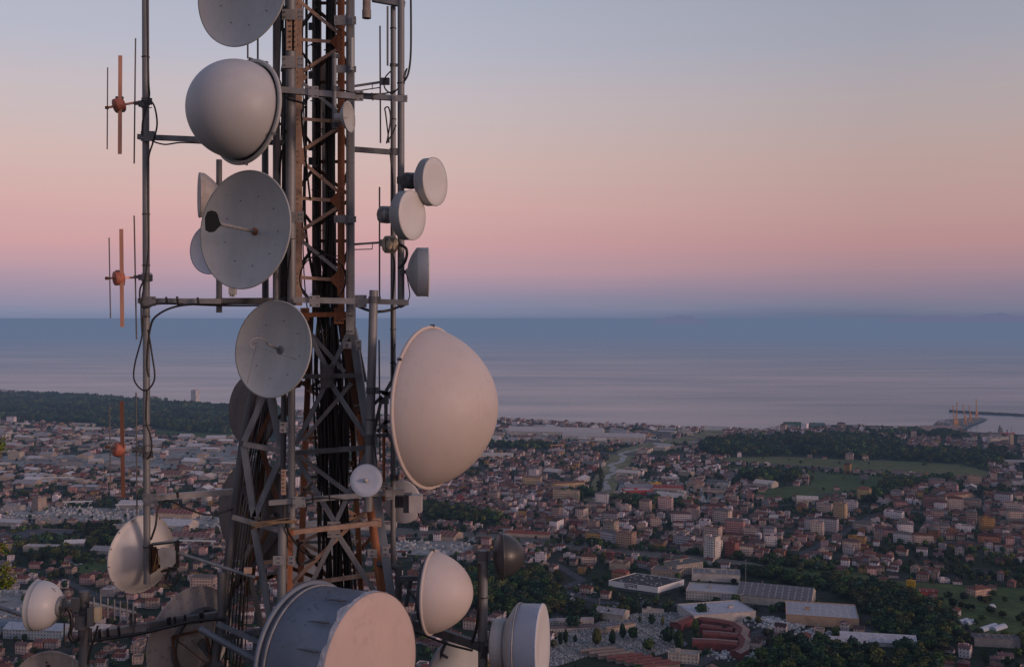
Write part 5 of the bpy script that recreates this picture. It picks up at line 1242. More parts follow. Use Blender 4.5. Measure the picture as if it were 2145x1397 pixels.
for i in range(36):
    b = MB()
    a, z = rr_.uniform(-30, 85), rr_.uniform(-.7, -.35); p = on_drum(dg(a), z, .992); o_ = (p - C - n * z).normalized(); b.tube([p, p + o_ * .008], .0065, 6)
    b.build('bolt', galv_d, t_)
bracket(t_, C, n, Ld + .2, P(600, 1440, 14.2), .12)
# shiny dish back, left
C, n, R, t_ = dish_base('dish_antenna', 295, 1160, 14.9, 80, -142, .06, 'shiny cream dish seen from behind on the foot of the slim mast')
prof = [(R + .012, .0), (R + .012, -.02), (R, -.02)] + [(r, a - .02) for r, a in reversed(par(R * .97, R * .42, 12))]
MB().lathe(prof, C, n, 72).build('reflector_back', near_mat('glossy_cream_back', (.50, .47, .45), (.58, .545, .52), 2, .42, .0, .02), t_)
rim_bolts(t_, C, n, R + .004, hole, 14, -.03, .008, L_=.03)
MB().lathe([(R * .97, -.02), (R * .5, R * -.30), (0, R * -.4)], C, n, 60).build('reflector', white, t_)
MB().lathe([(R * .20, -R * .40), (R * .22, -R * .50), (0, -R * .52)], C, n, 32).build('hub', galv, t_)
ru = thing('radio_unit', 'octagonal pale radio box in a dark frame behind the shiny dish back', 'radio unit', P(348, 1185, 14.2))
oc = [(331, 1152), (338, 1146), (362, 1146), (368, 1153), (368, 1178), (361, 1187), (340, 1187), (332, 1180)]
b = MB(); vs = [P(x, y, 14.15) for x, y in oc] + [P(x, y, 14.32) for x, y in oc]
b.add(vs, [tuple(range(8)), tuple(range(15, 7, -1))] + [(i, i + 8, (i + 1) % 8 + 8, (i + 1) % 8) for i in range(8)]); b.build('casing', galv_l, ru)
b = MB()
for a, c_ in [((316, 1140), (371, 1133)), ((371, 1133), (370, 1190)), ((370, 1190), (340, 1195)), ((316, 1140), (318, 1200))]: PB(b, a, c_, 3.5, 20, 14.25)
b.build('frame', black, ru)
b = MB(); plate(b, 314, 1146, 326, 1196, 14.3, .1); plate(b, 326, 1150, 334, 1190, 14.3, .08); b.build('bracket', rust_d, ru)
mw = MB(); mw.tube(smooth_pts([P(322, 1192, 14.2), P(326, 1172, 14.15), P(334, 1168, 14.1), (P(332, 1180, 14.1)), P(324, 1186, 14.1), P(328, 1160, 14.1)]), .005, 6); mw.build('wiring', near_mat('yellow_wire', (.10, .06, .015), (.16, .10, .02), 9), ru)
# small drum dish seen from behind, far left
C, n, R, t_ = dish_base('drum_antenna', 72, 1267, 13.9, 51, -118, .03, 'small white drum dish seen from behind beside the dark pole')
MB().lathe([(R * .9, .0), (R, 0), (R + .006, -.01), (R, -.02), (R, -.075), (R + .003, -.08)], C, n, 64).build('shroud', drumw, t_)
MB().lathe([(R, -.075)] + [(R * math.cos(a * .1571) * .995, -.075 - R * .92 * math.sin(a * .1571)) for a in range(1, 10)] + [(R * .12, -.075 - R * .93)], C, n, 64).build('reflector_back', near_mat('small_drum_paint', (.42, .41, .42), (.49, .475, .48), 3, .45), t_)
MB().lathe([(R * .42, -.075 - R * .84), (R * .42, -.075 - R * .97), (R * .3, -.075 - R * 1.0), (0, -.075 - R * 1.0)], C, n, 32).build('hub', galv, t_)
MB().lathe([(0, 0), (R * .98, 0)], C, n, 40).build('front_cover', drumw, t_)
rim_bolts(t_, C, n, R * .34, galv_d, 6, -.075 - R * 1.02, .007, 'fasteners')
bracket(t_, C, n, R * 1.1, P(170, 1262, 13.9), .07, galv)
b = MB()
for (x0, y0, x1, y1) in ((108, 1231, 111, 1233), (112, 1232, 115, 1234), (112, 1235, 114, 1237), (115, 1237, 117, 1239)): b.add([P(x0, y0, 13.28), P(x1, y0 + 1, 13.28), P(x1, y1 + .6, 13.28), P(x0, y1, 13.28)], [(0, 1, 2, 3)])
b.build('printed_mark', hole, t_)
for (x0, y0, x1, y1) in ((150, 1252, 166, 1280), (158, 1290, 180, 1318)):
    b = MB(); plate(b, x0, y0, x1, y1, 13.75, .06); b.build('mount_bracket', galv_d, t_)
yb = thing('radio_unit', 'yellowed flat box clamped on the dark pole beside the drum dish', 'radio unit', P(196, 1300, 13.8))
b = MB(); plate(b, 196, 1270, 211, 1300, 13.75, .1); b.build('casing', box_y, yb); b = MB(); plate(b, 185, 1272, 197, 1310, 13.7, .08); b.build('bracket', galv_d, yb)
# brown dish back at the bottom
C, n, R, t_ = dish_base('dish_antenna', 398, 1336, 15.0, 108, -140, .08, 'broad brownish dish back with a ring and box truss behind the dark arm')
MB().lathe([(R + .012, .0), (R + .012, -.02)] + [(r, a - .02) for r, a in reversed(par(R * .99, R * .26, 12))], C, n, 80).build('reflector_back', back_d, t_)
MB().lathe([(R * .60, -R * .20), (R * .66, -R * .26), (R * .62, -R * .32), (R * .56, -R * .30), (R * .6, -R * .2)], C, n, 64).build('stiffening_ring', galv_d, t_)
kb = [P(362, 1333, 14.5), P(430, 1318, 14.5), P(446, 1400, 14.5), P(372, 1410, 14.5)]
b = MB()
for i in range(4): b.bar(kb[i], kb[(i + 1) % 4], .035, .03)
b.bar(kb[0], kb[2], .012, .012); b.build('box_truss', rust_d, t_)
b = MB(); b.tube([P(424, 1344, 14.4), P(424, 1344, 14.3)], .05, 16); b.tube(smooth_pts([P(426, 1346, 14.3), P(432, 1350, 14.3), P(434, 1362, 14.3), P(440, 1368, 14.3), P(444, 1352, 14.3), P(446, 1335, 14.3)]), .012, 8); b.build('connector', black, t_)
bracket(t_, C, n, R * .3, P(464, 1400, 14.4), .08)
# corner dish with lettering, bottom left
C, n, R, t_, d = open_dish(103, 1442, 14.4, 76, -14, .02, 'large dish rim in the bottom corner with black stencilled marks', depth=.1, m_=back_d)
b = MB()
def tri(pts): b.add([P(x, y, 14.36) for x, y in pts], [tuple(range(len(pts)))])
tri([(96, 1383), (101, 1388), (96, 1389)]); tri([(97, 1392), (99, 1392), (100, 1397), (98, 1397)]); tri([(99, 1392), (101, 1392), (103, 1397), (101, 1397)]); tri([(102, 1391), (104, 1391), (105, 1397), (103, 1397)])
b.build('stencil_marks', hole, t_); bracket(t_, C, n, R * .1, P(176, 1460, 13.9), .07)
for q in (153, 166): 
    b = MB(); b.tube([P(q, 1380, 14.3), P(q - 2, 1420, 14.2)], .012, 6); b.build('support_rod', galv_l, t_)
# white panel dish with jagged edge, bottom
C, n, R, t_ = drum(960, 1412, 15.2, 76, 38, .05, 'white drum cover with a jagged edge behind the long dark arm', 8, white, torn, mount=(930, 1400, 15.4))
b = MB(); PA(b, (935, 1342), (910, 1400), 7, 15.0); PA(b, (925, 1370), (938, 1378), 5, 15.0); b.build('support_strut', galv_d, t_)
# three drums on the right pole
drum(912, 381, 14.3, 50, 60, .0, 'highest white drum dish on the right pole, set farthest out', 20, facew, drumw, .4, mount=(846, 380, 14.5))
drum(864, 451, 14.0, 51.5, 58, .0, 'middle white drum dish overlapping the right pole', 22, facew, drumw, .4, mount=(822, 450, 14.5))
drum(897, 570, 14.4, 51, 93, .0, 'lowest drum dish on the right pole, seen exactly side on', 24, facew, facew, .35, mount=(842, 570, 14.5), conedepth=.13, conem=drumw)
for (x0, y0, x1, y1, m_, lb) in ((797, 432, 818, 468, galv_l, 'finned grey radio unit behind the middle drum dish'), (804, 494, 832, 531, box_y, 'yellowed rounded radio box below the middle drum dish'), (849, 362, 868, 396, galv_d, 'dark radio unit behind the highest drum dish')):
    t_ = thing('radio_unit', lb, 'radio unit', P((x0 + x1) / 2, y1, 14.5))
    b = MB(); b.lathe([(0, .10), (.30 * (y1 - y0) * mpp(14.5), .10), (.5 * (y1 - y0) * mpp(14.5), .07), (.52 * (y1 - y0) * mpp(14.5), -.05), (0, -.05)], P((x0 + x1) / 2, (y0 + y1) / 2, 14.45), Vector((-.8, -.6, 0)), 10, False); b.build('casing', m_, t_)
    b = MB(); [plate(b, x0 + 3 + 4 * i, y0 + 4, x0 + 4.5 + 4 * i, y1 - 4, 14.36, .05) for i in range(int((x1 - x0) / 5))]; b.build('cooling_fins', galv_d, t_)
# tiny dish on the short pole
C, n, R, t_ = dish_base('dish_antenna', 732, 245, 13.9, 33, 68, .05, 'tiny white cone shaped dish at mid mast, facing sideways')
MB().lathe(par(R, R * .34, 8) + [(R * .98, -.01)] + [(r, a - .02) for r, a in reversed(par(R * .96, R * .5, 8))], C, n, 48).build('reflector', white, t_)
MB().lathe([(.02, -R * .34), (.012, -R * .1), (0, -R * .08)], C, n, 12).build('feed_stub', white, t_)
MB().lathe([(R * .3, -R * .45), (R * .28, -R * .95), (0, -R * .95)], C, n, 20).build('hub', box_m, t_)
bracket(t_, C, n, R * .8, P(704, 243, 14.1), .05, galv)

# ------------------------------------------------------------------ dipole antennas on the slim mast
rust_b = near_mat('brown_oxidised_bar', (.13, .055, .035), (.19, .085, .055), 12, .8, 0, .1, True)
def dipole(cy, bar, d1, d2, lb, tiltpx, dk=False):
    t_ = thing('dipole_antenna', lb, 'antenna', P(252, cy, 14.5))
    Ya = 14.5
    b = MB(); PB(b, (224, cy + tiltpx), (302, cy - tiltpx), 4, 4, 14.35, 14.65); b.build('boom', copper if not dk else galv_l, t_)
    b = MB(); ax = (P(226, cy + tiltpx * .9, 14.36) - P(262, cy - 2, 14.5)).normalized()
    c0 = P(258, cy, 14.42); b.lathe([(0, 0), (14 * mpp(Ya), 0), (15 * mpp(Ya), .008), (15 * mpp(Ya), .11), (14 * mpp(Ya), .12), (0, .11)], c0, ax, 28); b.build('insulator', insul, t_)
    b = MB(); PB(b, bar[0], bar[1], 7.5, 3, 14.34); b.build('dipole_bar', rust_b if dk else copper, t_)
    b = MB(); PT(b, d1[0], d1[1], 1.35, 14.34, n=8); b.build('director_rod', rod_m, t_)
    b = MB(); PT(b, d2[0], d2[1], 1.6, 14.6, n=8); b.build('reflector_rod', rod_m, t_)
    b = MB(); b.lathe([(0, -.02), (.022, -.02), (.022, .02), (0, .02)], P(224, cy + tiltpx, 14.33), Vector((1, 0, 0)), 12); b.build('end_cap', rust_d, t_)
    b = MB(); plate(b, 243, cy - 16, 258, cy - 12, 14.36, .05); plate(b, 245, cy + 12, 260, cy + 16, 14.36, .05); plate(b, 281, cy - 5, 291, cy + 1, 14.5, .05); plate(b, 291, cy - 7, 303, cy + 5, 14.5, .06); b.build('clamp', galv_d, t_)
    b = MB(); [PT(b, (296, cy + q), (318, cy + q), 1, 14.45, n=6) for q in (-9, 7)]; b.build('u_bolts', rod_m, t_)
dipole(219, ((252, 117), (251, 323)), ((225.5, 142), (224.5, 313)), ((284, 81), (281, 343)), 'highest copper dipole antenna on the slim mast, against the sky', 7)
dipole(582, ((254, 480), (256, 685)), ((228.5, 498), (231.5, 667)), ((281, 452), (286, 711)), 'middle copper dipole antenna, brightest orange, just above the cross arm', 1)
dipole(942, ((255, 840), (258, 1042)), ((229.5, 850), (231.5, 1020)), ((285, 822), (287, 1080)), 'darkest copper dipole antenna on the slim mast, in front of the plain', -6, True)
# slim yagi antennas between tower and right poles
def yagi(a, b_, x, y0, y1, lb, x2=None):
    t_ = thing('yagi_antenna', lb, 'antenna', P(x, (a[1] + b_[1]) / 2, 14.8))
    q = MB(); PB(q, a, b_, 4.5, 4, 14.8); q.build('boom', galv, t_)
    q = MB(); PB(q, (a[0], a[1] + 11), (b_[0] - 20, b_[1] + 14), 2, 2, 14.8); PB(q, (780, (a[1] + b_[1]) / 2), (780, (a[1] + b_[1]) / 2 + 12), 1.5, 1.5, 14.79); q.build('stay_bar', rod_m, t_)
    q = MB(); PT(q, (x, y0), (x2 or x, y1), 1.7, 14.76, n=8); q.build('element_rod', rod_m, t_)
    q = MB(); plate(q, x, b_[1] - 6, x + 20, b_[1] + 8, 14.74, .06); q.build('clamp', galv_d, t_)
yagi((742, 181), (815, 170), 796, 55, 300, 'thin vertical rod antenna beside the upper cross arm, highest of three', 797)
yagi((742, 512), (800, 508), 795, 392, 622, 'thin vertical rod antenna beside the yellowed radio box')
yagi((742, 850), (800, 838), 794, 712, 966, 'thin vertical rod antenna behind the big radome frame', 796)
# boom antenna bottom left
t_ = thing('log_periodic_antenna', 'boom antenna with a comb of short rods above the dark arm', 'antenna', P(240, 1275, 14.0))
b = MB(); PT(b, (188, 1262), (285, 1283), 3.4, 13.8); b.build('boom', galv_l, t_)
for x, y0, y1 in ((197, 1250, 1275), (211, 1246, 1290), (226, 1252, 1294), (240, 1255, 1298), (252, 1258, 1302), (267, 1254, 1305), (279, 1262, 1300)):
    b = MB(); PT(b, (x, y0), (x, y1), 1.5, 13.78, n=6); b.build('element_rod', galv_l, t_)
b = MB(); plate(b, 272, 1275, 284, 1312, 14.0, .04); plate(b, 281, 1270, 285, 1292, 13.95, .04); b.build('clamp', galv_d, t_)
# diagonal dark tube
t_ = thing('support_tube', 'thin dark diagonal tube reaching from the octagonal box to the tower', 'tube', P(450, 1182, 14.3))
b = MB(); PT(b, (368, 1156), (534, 1209), 3.6, 14.3, n=10); b.build('tube', blue_s, t_)
b = MB(); plate(b, 512, 1188, 527, 1200, 14.25, .05); b.build('clamp', rust_l, t_)
t_ = thing('support_tube', 'dark tube entering at the picture edge behind the small drum dish', 'tube', P(20, 1275, 15.0))
b = MB(); PT(b, (-60, 1252), (60, 1292), 4.5, 15.0, n=10); b.build('tube', blue_s, t_)
# bundle of dry wires on the lower tower
t_ = thing('wire_bundle', 'tangle of thin brown wires tied to the lower tower corner', 'wires', P(590, 1100, 14.0))
b = MB()
for k in range(9):
    y = 1094 + rc.uniform(-6, 8); b.tube(smooth_pts([P(524 + rc.uniform(0, 14), y + rc.uniform(-2, 6), 14.05), P(565, y + rc.uniform(-4, 3), 14.0), P(612 + rc.uniform(0, 16), y - 4 + rc.uniform(-10, 6), 14.0)]), .006, 5)
b.build('wires', near_mat('brown_wire', (.20, .12, .06), (.3, .2, .12), 10), t_)
# black ties on the dark arm and cross arms
for i, (x, y, h_, Y) in enumerate([(209, 1327, 20, 13.85), (226, 1325, 20, 13.9), (249, 1321, 20, 13.9), (352, 1304, 22, 14.1), (356, 1303, 22, 14.1), (366, 1302, 22, 14.1), (388, 1298, 22, 14.2), (420, 1293, 22, 14.2), (425, 1292, 22, 14.2),
                                   (349, 630, 16, 14.5), (372, 631, 20, 14.5), (415, 631, 16, 14.5), (780, 203, 15, 14.25), (690, 1040, 14, 14.0), (655, 1044, 14, 14.0), (372, 1036, 14, 14.5)]):
    part('cable_tie', lambda b: PB(b, (x - 1, y - h_ / 2), (x + 1, y + h_ / 2), 2, 10, Y - .02), black)
part('arm_cable', lambda b: b.tube(smooth_pts([P(196, 1341, 13.8), P(300, 1325, 14.0), P(400, 1301, 14.1), P(470, 1296, 14.3)]), .022, 8), black)
part('arm_cable', lambda b: b.tube(smooth_pts([P(860, 1318, 14.2), P(930, 1346, 14.1), P(990, 1362, 14.0)]), .016, 8), black)
# tower foot down to the hill
for (x, y, Y) in ((833, 1350, 14.3), (812, 1330, 14.6), (588, 1400, 14.2), (447, 1420, 14.5)):
    p = P(x, y, Y)
    MB().bar(p, Vector((p.x + (.6 if x > 700 else -.3), p.y, 283.0)), .12, .12).build('leg', galv_d, tw)

# ------------------------------------------------------------------ leafy twigs of a tree at the left edge
t = NT('broad_leaf', .6, 0, .3); ca = t.n('ShaderNodeVertexColor', layer_name='Col').outputs[0]; t.color(ca); M_LEAF = t.m
rt = random.Random(9); tr = thing('leafy_tree', 'leafy green and yellow tree reaching in at the picture edge', 'tree', P(-260, 1900, 13.5))
lq, lc = [], []
twigs = []
base = P(-260, 1900, 13.5); top_ = P(-240, 820, 13.5)
MB().tube([base, P(-255, 1400, 13.5), P(-235, 1100, 13.5), top_], [.22, .16, .10, .03], 10).build('trunk', M_BARK, tr)
for (cx, cy, rad, cnt) in [(4, 1148, 17, 70), (10, 1190, 16, 80), (17, 1213, 16, 100), (6, 1225, 14, 70), (3, 932, 13, 76), (-4, 945, 12, 40), (-60, 1200, 50, 260), (-70, 1100, 55, 240), (-60, 960, 40, 200), (-160, 1150, 90, 500), (-200, 950, 90, 420), (-140, 1320, 80, 380), (-300, 1050, 110, 500), (-40, 1300, 22, 60)]:
    c0 = P(cx, cy, 13.5)
    twigs.append((P(-238, cy + 60 + rt.uniform(-20, 60), 13.5), c0))
    for _ in range(cnt):
        v = Vector((rt.gauss(0, .5), rt.gauss(0, .5), rt.gauss(0, .45))) * rad * mpp(13.5) + c0
        u_ = Vector((rt.uniform(-1, 1), rt.uniform(-1, 1), rt.uniform(-1, 1))).normalized(); w2 = u_.orthogonal().normalized(); s = rt.uniform(.018, .032)
        lq.append([v - u_ * s, v + w2 * s * .45, v + u_ * s, v - w2 * s * .45]); g = rt.random()
        lc.append((.05 + .13 * g * g, .09 + .07 * g, .012) if rt.random() < .8 else (.16, .13, .02))
loc = tr.location
V = np.array([[[q.x - loc.x, q.y - loc.y, q.z - loc.z] for q in r] for r in lq], dtype=np.float32)
o = bpy.data.objects.new('leaves', np_mesh('leaves', V, np.array(lc, dtype=np.float32), M_LEAF)); COL.objects.link(o); o.parent = tr
b = MB()
for a, c_ in twigs: b.tube(smooth_pts([a, (a + c_) / 2 + Vector((0, 0, -.05)), c_]), .014, 6)
b.build('branches', M_BARK, tr)
# ------------------------------------------------------------------ special places on the plain
def box_q(q, x, y, z, w, d, h, rot, col, mi=0):
    c, s = math.cos(rot), math.sin(rot)
    K = [(x + u * c - v * s, y + u * s + v * c) for u, v in ((-w / 2, -d / 2), (w / 2, -d / 2), (w / 2, d / 2), (-w / 2, d / 2))]
    for i in range(4):
        a, b = K[i], K[(i + 1) % 4]; q.quad((*a, z), (*b, z), (*b, z + h), (*a, z + h), col, None, mi)
    q.quad(*[(*k, z + h) for k in K], tuple(v * .92 for v in col), None, mi)
r5 = random.Random(21)
# gravestones
q = Q(); cem = Gp(FIELDS[-1][1]); xs = [p[0] for p in cem]; ys = [p[1] for p in cem]; n = 0
while n < 6500:
    x, y = r5.uniform(min(xs), max(xs)), r5.uniform(min(ys), max(ys))
    u = (x * .92 + y * .39) % 14.0; u2 = (-x * .39 + y * .92) % 26.0
    if u < 2.2 or u2 < 2.6 or not inpoly(x, y, cem): continue
    g = r5.uniform(.16, .52); box_q(q, x, y, 0, r5.uniform(.5, 1.0), r5.uniform(.3, 1.2), r5.uniform(.4, 1.3), -.4 + r5.uniform(-.1, .1), (g, g * .97, g * .96)); n += 1
tag(q.obj('gravestones', [M_STONE]), 'dense rows of white gravestones covering the cemetery', 'gravestones', kind='stuff')
q = Q()
for nm, pl in ZONES:
    if nm != 'stone': continue
    g_ = Gp(pl); xs = [p[0] for p in g_]; ys = [p[1] for p in g_]; ar = (max(xs) - min(xs)) * (max(ys) - min(ys)); n = int(ar / 34)
    for _ in range(min(n, 4200)):
        x, y = r5.uniform(min(xs), max(xs)), r5.uniform(min(ys), max(ys))
        ru_, rv_ = x * .93 + y * .36, -x * .36 + y * .93; rv_ = round(rv_ / 6.5) * 6.5 + r5.gauss(0, .4); x, y = ru_ * .93 - rv_ * .36, ru_ * .36 + rv_ * .93
        if not inpoly(x, y, g_) or math.sin(x * .05 + y * .02) * math.sin(y * .045 - x * .01) < -.35 or not occ_free(x, y, 1): continue
        g = r5.uniform(.18, .5); box_q(q, x, y, 0, r5.uniform(1.5, 3.6), r5.uniform(1.2, 2.6), r5.uniform(1, 3.2), .37 + r5.uniform(-.12, .12), (g, g * .98, g * 1.0))
# scattered blocks in the yards between the sheds on the right
for (cx, cy, rx, ry, nn) in [(1640, 1310, 50, 9, 260), (1700, 1330, 40, 8, 160), (1590, 1372, 90, 9, 420), (1600, 1300, 40, 6, 120), (1480, 1345, 8, 2, 10), (1010, 1132, 30, 5, 60), (1440, 1046, 60, 6, 200), (1500, 1028, 50, 8, 200)]:
    for _ in range(nn):
        px, py = cx + r5.gauss(0, .45) * rx, cy + r5.gauss(0, .45) * ry; x, y = G(px, py); g = r5.uniform(.25, .6)
        box_q(q, x, y, 0, r5.uniform(1.2, 3.0), r5.uniform(1, 2.2), r5.uniform(.8, 2.8), r5.uniform(-.6, .1), (g, g * .98, g))
tag(q.obj('marble_blocks', [M_STONE]), 'yards full of stacked white marble blocks', 'stone blocks', kind='stuff')

def prism(q, poly, z0, z1, wall, roof, mi_w=0, mi_r=0, uvh=False):
    n = len(poly)
    for i in range(n):
        a, b = poly[i], poly[(i + 1) % n]; q.quad((*a, z0), (*b, z0), (*b, z1), (*a, z1), wall, None, mi_w)
# the white store ------------------------------------------------------------
Lp, Cp, Rp = G(1275, 1233), G(1378, 1248), G(1433, 1231); Bp = (Lp[0] + Rp[0] - Cp[0], Lp[1] + Rp[1] - Cp[1])
st = thing('store_building', 'big white store with a dark flat roof and a dark sign on its long front', 'store', (Cp[0], Cp[1], 0))
foot = [Lp, Cp, Rp, Bp]; hs_ = 9.6
q = Q(); prism(q, foot, 3.2, hs_, (.62, .60, .60), None); prism(q, [(a[0] * .9995, a[1] * 1.0004) for a in foot], 0, 3.2, (.075, .08, .09), None)
q.obj('wall', [M_STONE], (Cp[0], Cp[1], 0), st)
q = Q(); q.quad((*Lp, hs_ - .7), (*Cp, hs_ - .7), (*Rp, hs_ - .7), (*Bp, hs_ - .7), (.062, .062, .072)); q.obj('roof', [M_ROOF], (Cp[0], Cp[1], 0), st)
ux, uy = Cp[0] - Lp[0], Cp[1] - Lp[1]; ul = math.hypot(ux, uy); ux /= ul; uy /= ul; vx, vy = Rp[0] - Cp[0], Rp[1] - Cp[1]; vl = math.hypot(vx, vy); vx /= vl; vy /= vl
rs_ = math.atan2(uy, ux)
for k in range(34):
    a, b = r5.uniform(.08, .94) * ul, r5.uniform(.08, .94) * vl
    q = Q(); x, y = Lp[0] + ux * a + vx * b, Lp[1] + uy * a + vy * b; g = r5.uniform(.18, .34); box_q(q, x, y, hs_ - .7, r5.uniform(1.2, 2.8), r5.uniform(1.2, 2.2), r5.uniform(.3, 1.0), rs_, (g, g, g * 1.05)); q.obj('skylight', [M_STONE], (Cp[0], Cp[1], 0), st)
# sign: an S whose top bar runs on over small letters
def sign_bar(q, u0, z0, u1, z1):
    nx_, ny_ = uy, -ux
    def S(u, z, o_): return (Lp[0] + ux * u + nx_ * o_, Lp[1] + uy * u + ny_ * o_, z)
    q.quad(S(u0, z0, .25), S(u1, z0, .25), S(u1, z1, .25), S(u0, z1, .25), (.05, .05, .065)); q.quad(S(u0, z1, .25), S(u1, z1, .25), S(u1, z1, .02), S(u0, z1, .02), (.05, .05, .065))
q = Q(); s0 = ul * .33; W_ = ul * .25; zt, zb = 8.9, 4.3
B_ = .75
sign_bar(q, s0, zt - B_, s0 + W_, zt); sign_bar(q, s0, zt - 2.6, s0 + .9, zt - B_); sign_bar(q, s0, zt - 2.6 - B_ * .2, s0 + W_ * .27, zt - 2.6 + B_ * .8 - .1)
sign_bar(q, s0 + W_ * .27 - .9, zb + B_, s0 + W_ * .27, zt - 2.75); sign_bar(q, s0, zb, s0 + W_ * .27, zb + B_ + .1)
sign_bar(q, s0 + W_ - .9, zb + .3, s0 + W_, zt - B_)
lx = s0 + W_ * .33; lw = W_ * .165; z1_, z0_ = zt - 1.6, zb + 1.2
for k in range(3):
    a = lx + k * (lw + .8); sign_bar(q, a, z0_, a + .55, z1_); sign_bar(q, a + .55, z1_ - .55, a + lw, z1_); sign_bar(q, a + lw - .55, z0_, a + lw, z1_ - .55)
    if k == 0: sign_bar(q, a + lw * .45, z0_, a + lw * .45 + .45, z1_ - .55)
    if k == 1: sign_bar(q, a + .55, (z0_ + z1_) / 2 - .25, a + lw - .55, (z0_ + z1_) / 2 + .2); sign_bar(q, a + .55, z0_, a + lw - .55, z0_ + .45)
q.obj('sign', [M_STONE], (Cp[0], Cp[1], 0), st)
# red complex ---------------------------------------------------------------
rcx = thing('cemetery_complex', 'winding dark red complex with brown red roofs and pale inner edges beside the cemetery', 'cemetery complex', (*G(1500, 1350), 0))
def ribbon(q1, q2, pl, wd, h, wall, roof, edge):
    g_ = Gp(pl); n = len(g_); Ls, Rs = [], []
    for i, p in enumerate(g_):
        a = g_[max(i - 1, 0)]; b = g_[min(i + 1, n - 1)]; dx, dy = b[0] - a[0], b[1] - a[1]; l = math.hypot(dx, dy)
        Ls.append((p[0] - dy / l * wd / 2, p[1] + dx / l * wd / 2)); Rs.append((p[0] + dy / l * wd / 2, p[1] - dx / l * wd / 2))
    for i in range(n - 1):
        for a, b in ((Rs[i], Rs[i + 1]), (Ls[i + 1], Ls[i])): q1.quad((*a, 0), (*b, 0), (*b, h), (*a, h), wall, ((.001, .2), (math.dist(a, b), .2), (math.dist(a, b), h + .2), (.001, h + .2)), 0)
        m0 = ((Ls[i][0] + Rs[i][0]) / 2, (Ls[i][1] + Rs[i][1]) / 2); m1 = ((Ls[i + 1][0] + Rs[i + 1][0]) / 2, (Ls[i + 1][1] + Rs[i + 1][1]) / 2)
        q2.quad((*Rs[i], h), (*Rs[i + 1], h), (*m1, h + 1.1), (*m0, h + 1.1), roof, None, 0); q2.quad((*m0, h + 1.1), (*m1, h + 1.1), (*Ls[i + 1], h), (*Ls[i], h), edge, None, 0)
    for a, b in ((Ls[0], Rs[0]), (Rs[-1], Ls[-1])): q1.quad((*a, 0), (*b, 0), (*b, h), (*a, h), wall, ((.001, .2), (wd, .2), (wd, h + .2), (.001, h + .2)), 0)
q1, q2 = Q(), Q(); RW_, RR_, RE_ = (.17, .05, .05), (.17, .062, .055), (.26, .20, .18)
for pl, wd, h in (([(1415, 1318), (1450, 1303), (1478, 1308), (1510, 1312), (1540, 1318), (1556, 1330), (1552, 1342)], 13, 6), ([(1468, 1322), (1500, 1326), (1535, 1330)], 10, 6), ([(1472, 1338), (1505, 1340), (1545, 1344)], 12, 6.5),
                  ([(1450, 1356), (1500, 1358), (1545, 1362)], 14, 7), ([(1552, 1342), (1562, 1354), (1556, 1372), (1540, 1380)], 11, 6)): ribbon(q1, q2, pl, wd, h, RW_, RR_, RE_)
q1.obj('wall', [M_WALL], (*G(1500, 1350), 0), rcx); q2.obj('roof', [M_ROOF], (*G(1500, 1350), 0), rcx)
# port -------------------------------------------------------------------------
sheet('pier', Gp([(1950, 895), (1962, 884), (1985, 879), (2050, 875), (2070, 878), (2055, 884), (2030, 894), (2008, 906), (1950, 908)]), 1.6, ground_mat('quay_concrete', [(.3, (.10, .10, .105)), (.7, (.16, .155, .15))], .02, .1))
q = Q()
for k in range(300):
    f = k / 300; px = 1998 + f * 330; py = 862 + 6 * f ** .7 + 10 * f; x, y = G(px, py); box_q(q, x + r5.uniform(-4, 4), y + r5.uniform(-14, 14), -2, 9, 16, 5.5 + r5.uniform(-1, 1.4), r5.uniform(0, 1), (.075, .07, .07))
tag(q.obj('breakwater', [M_STONE]), 'long low rubble breakwater closing off the harbour', 'breakwater', kind='structure')
q = Q()
for k in range(160):
    px = r5.uniform(1966, 2012); py = 884 + r5.uniform(0, 18); x, y = G(px, py); c = r5.choice(((.12, .15, .19), (.3, .3, .32), (.10, .10, .11), (.2, .12, .09))); box_q(q, x, y, 1.6, r5.uniform(5, 12), 4, r5.uniform(2, 5), 0, c)
tag(q.obj('quay_cargo', [M_STONE]), 'stacked cargo and containers on the quay', 'cargo', kind='stuff')
t = NT('crane_yellow', .6, 0, .3); t.color((.40, .19, .075)); M_CR = t.hazed()
t = NT('crane_grey', .6, 0, .3); t.color((.10, .10, .11)); M_CG = t.hazed()
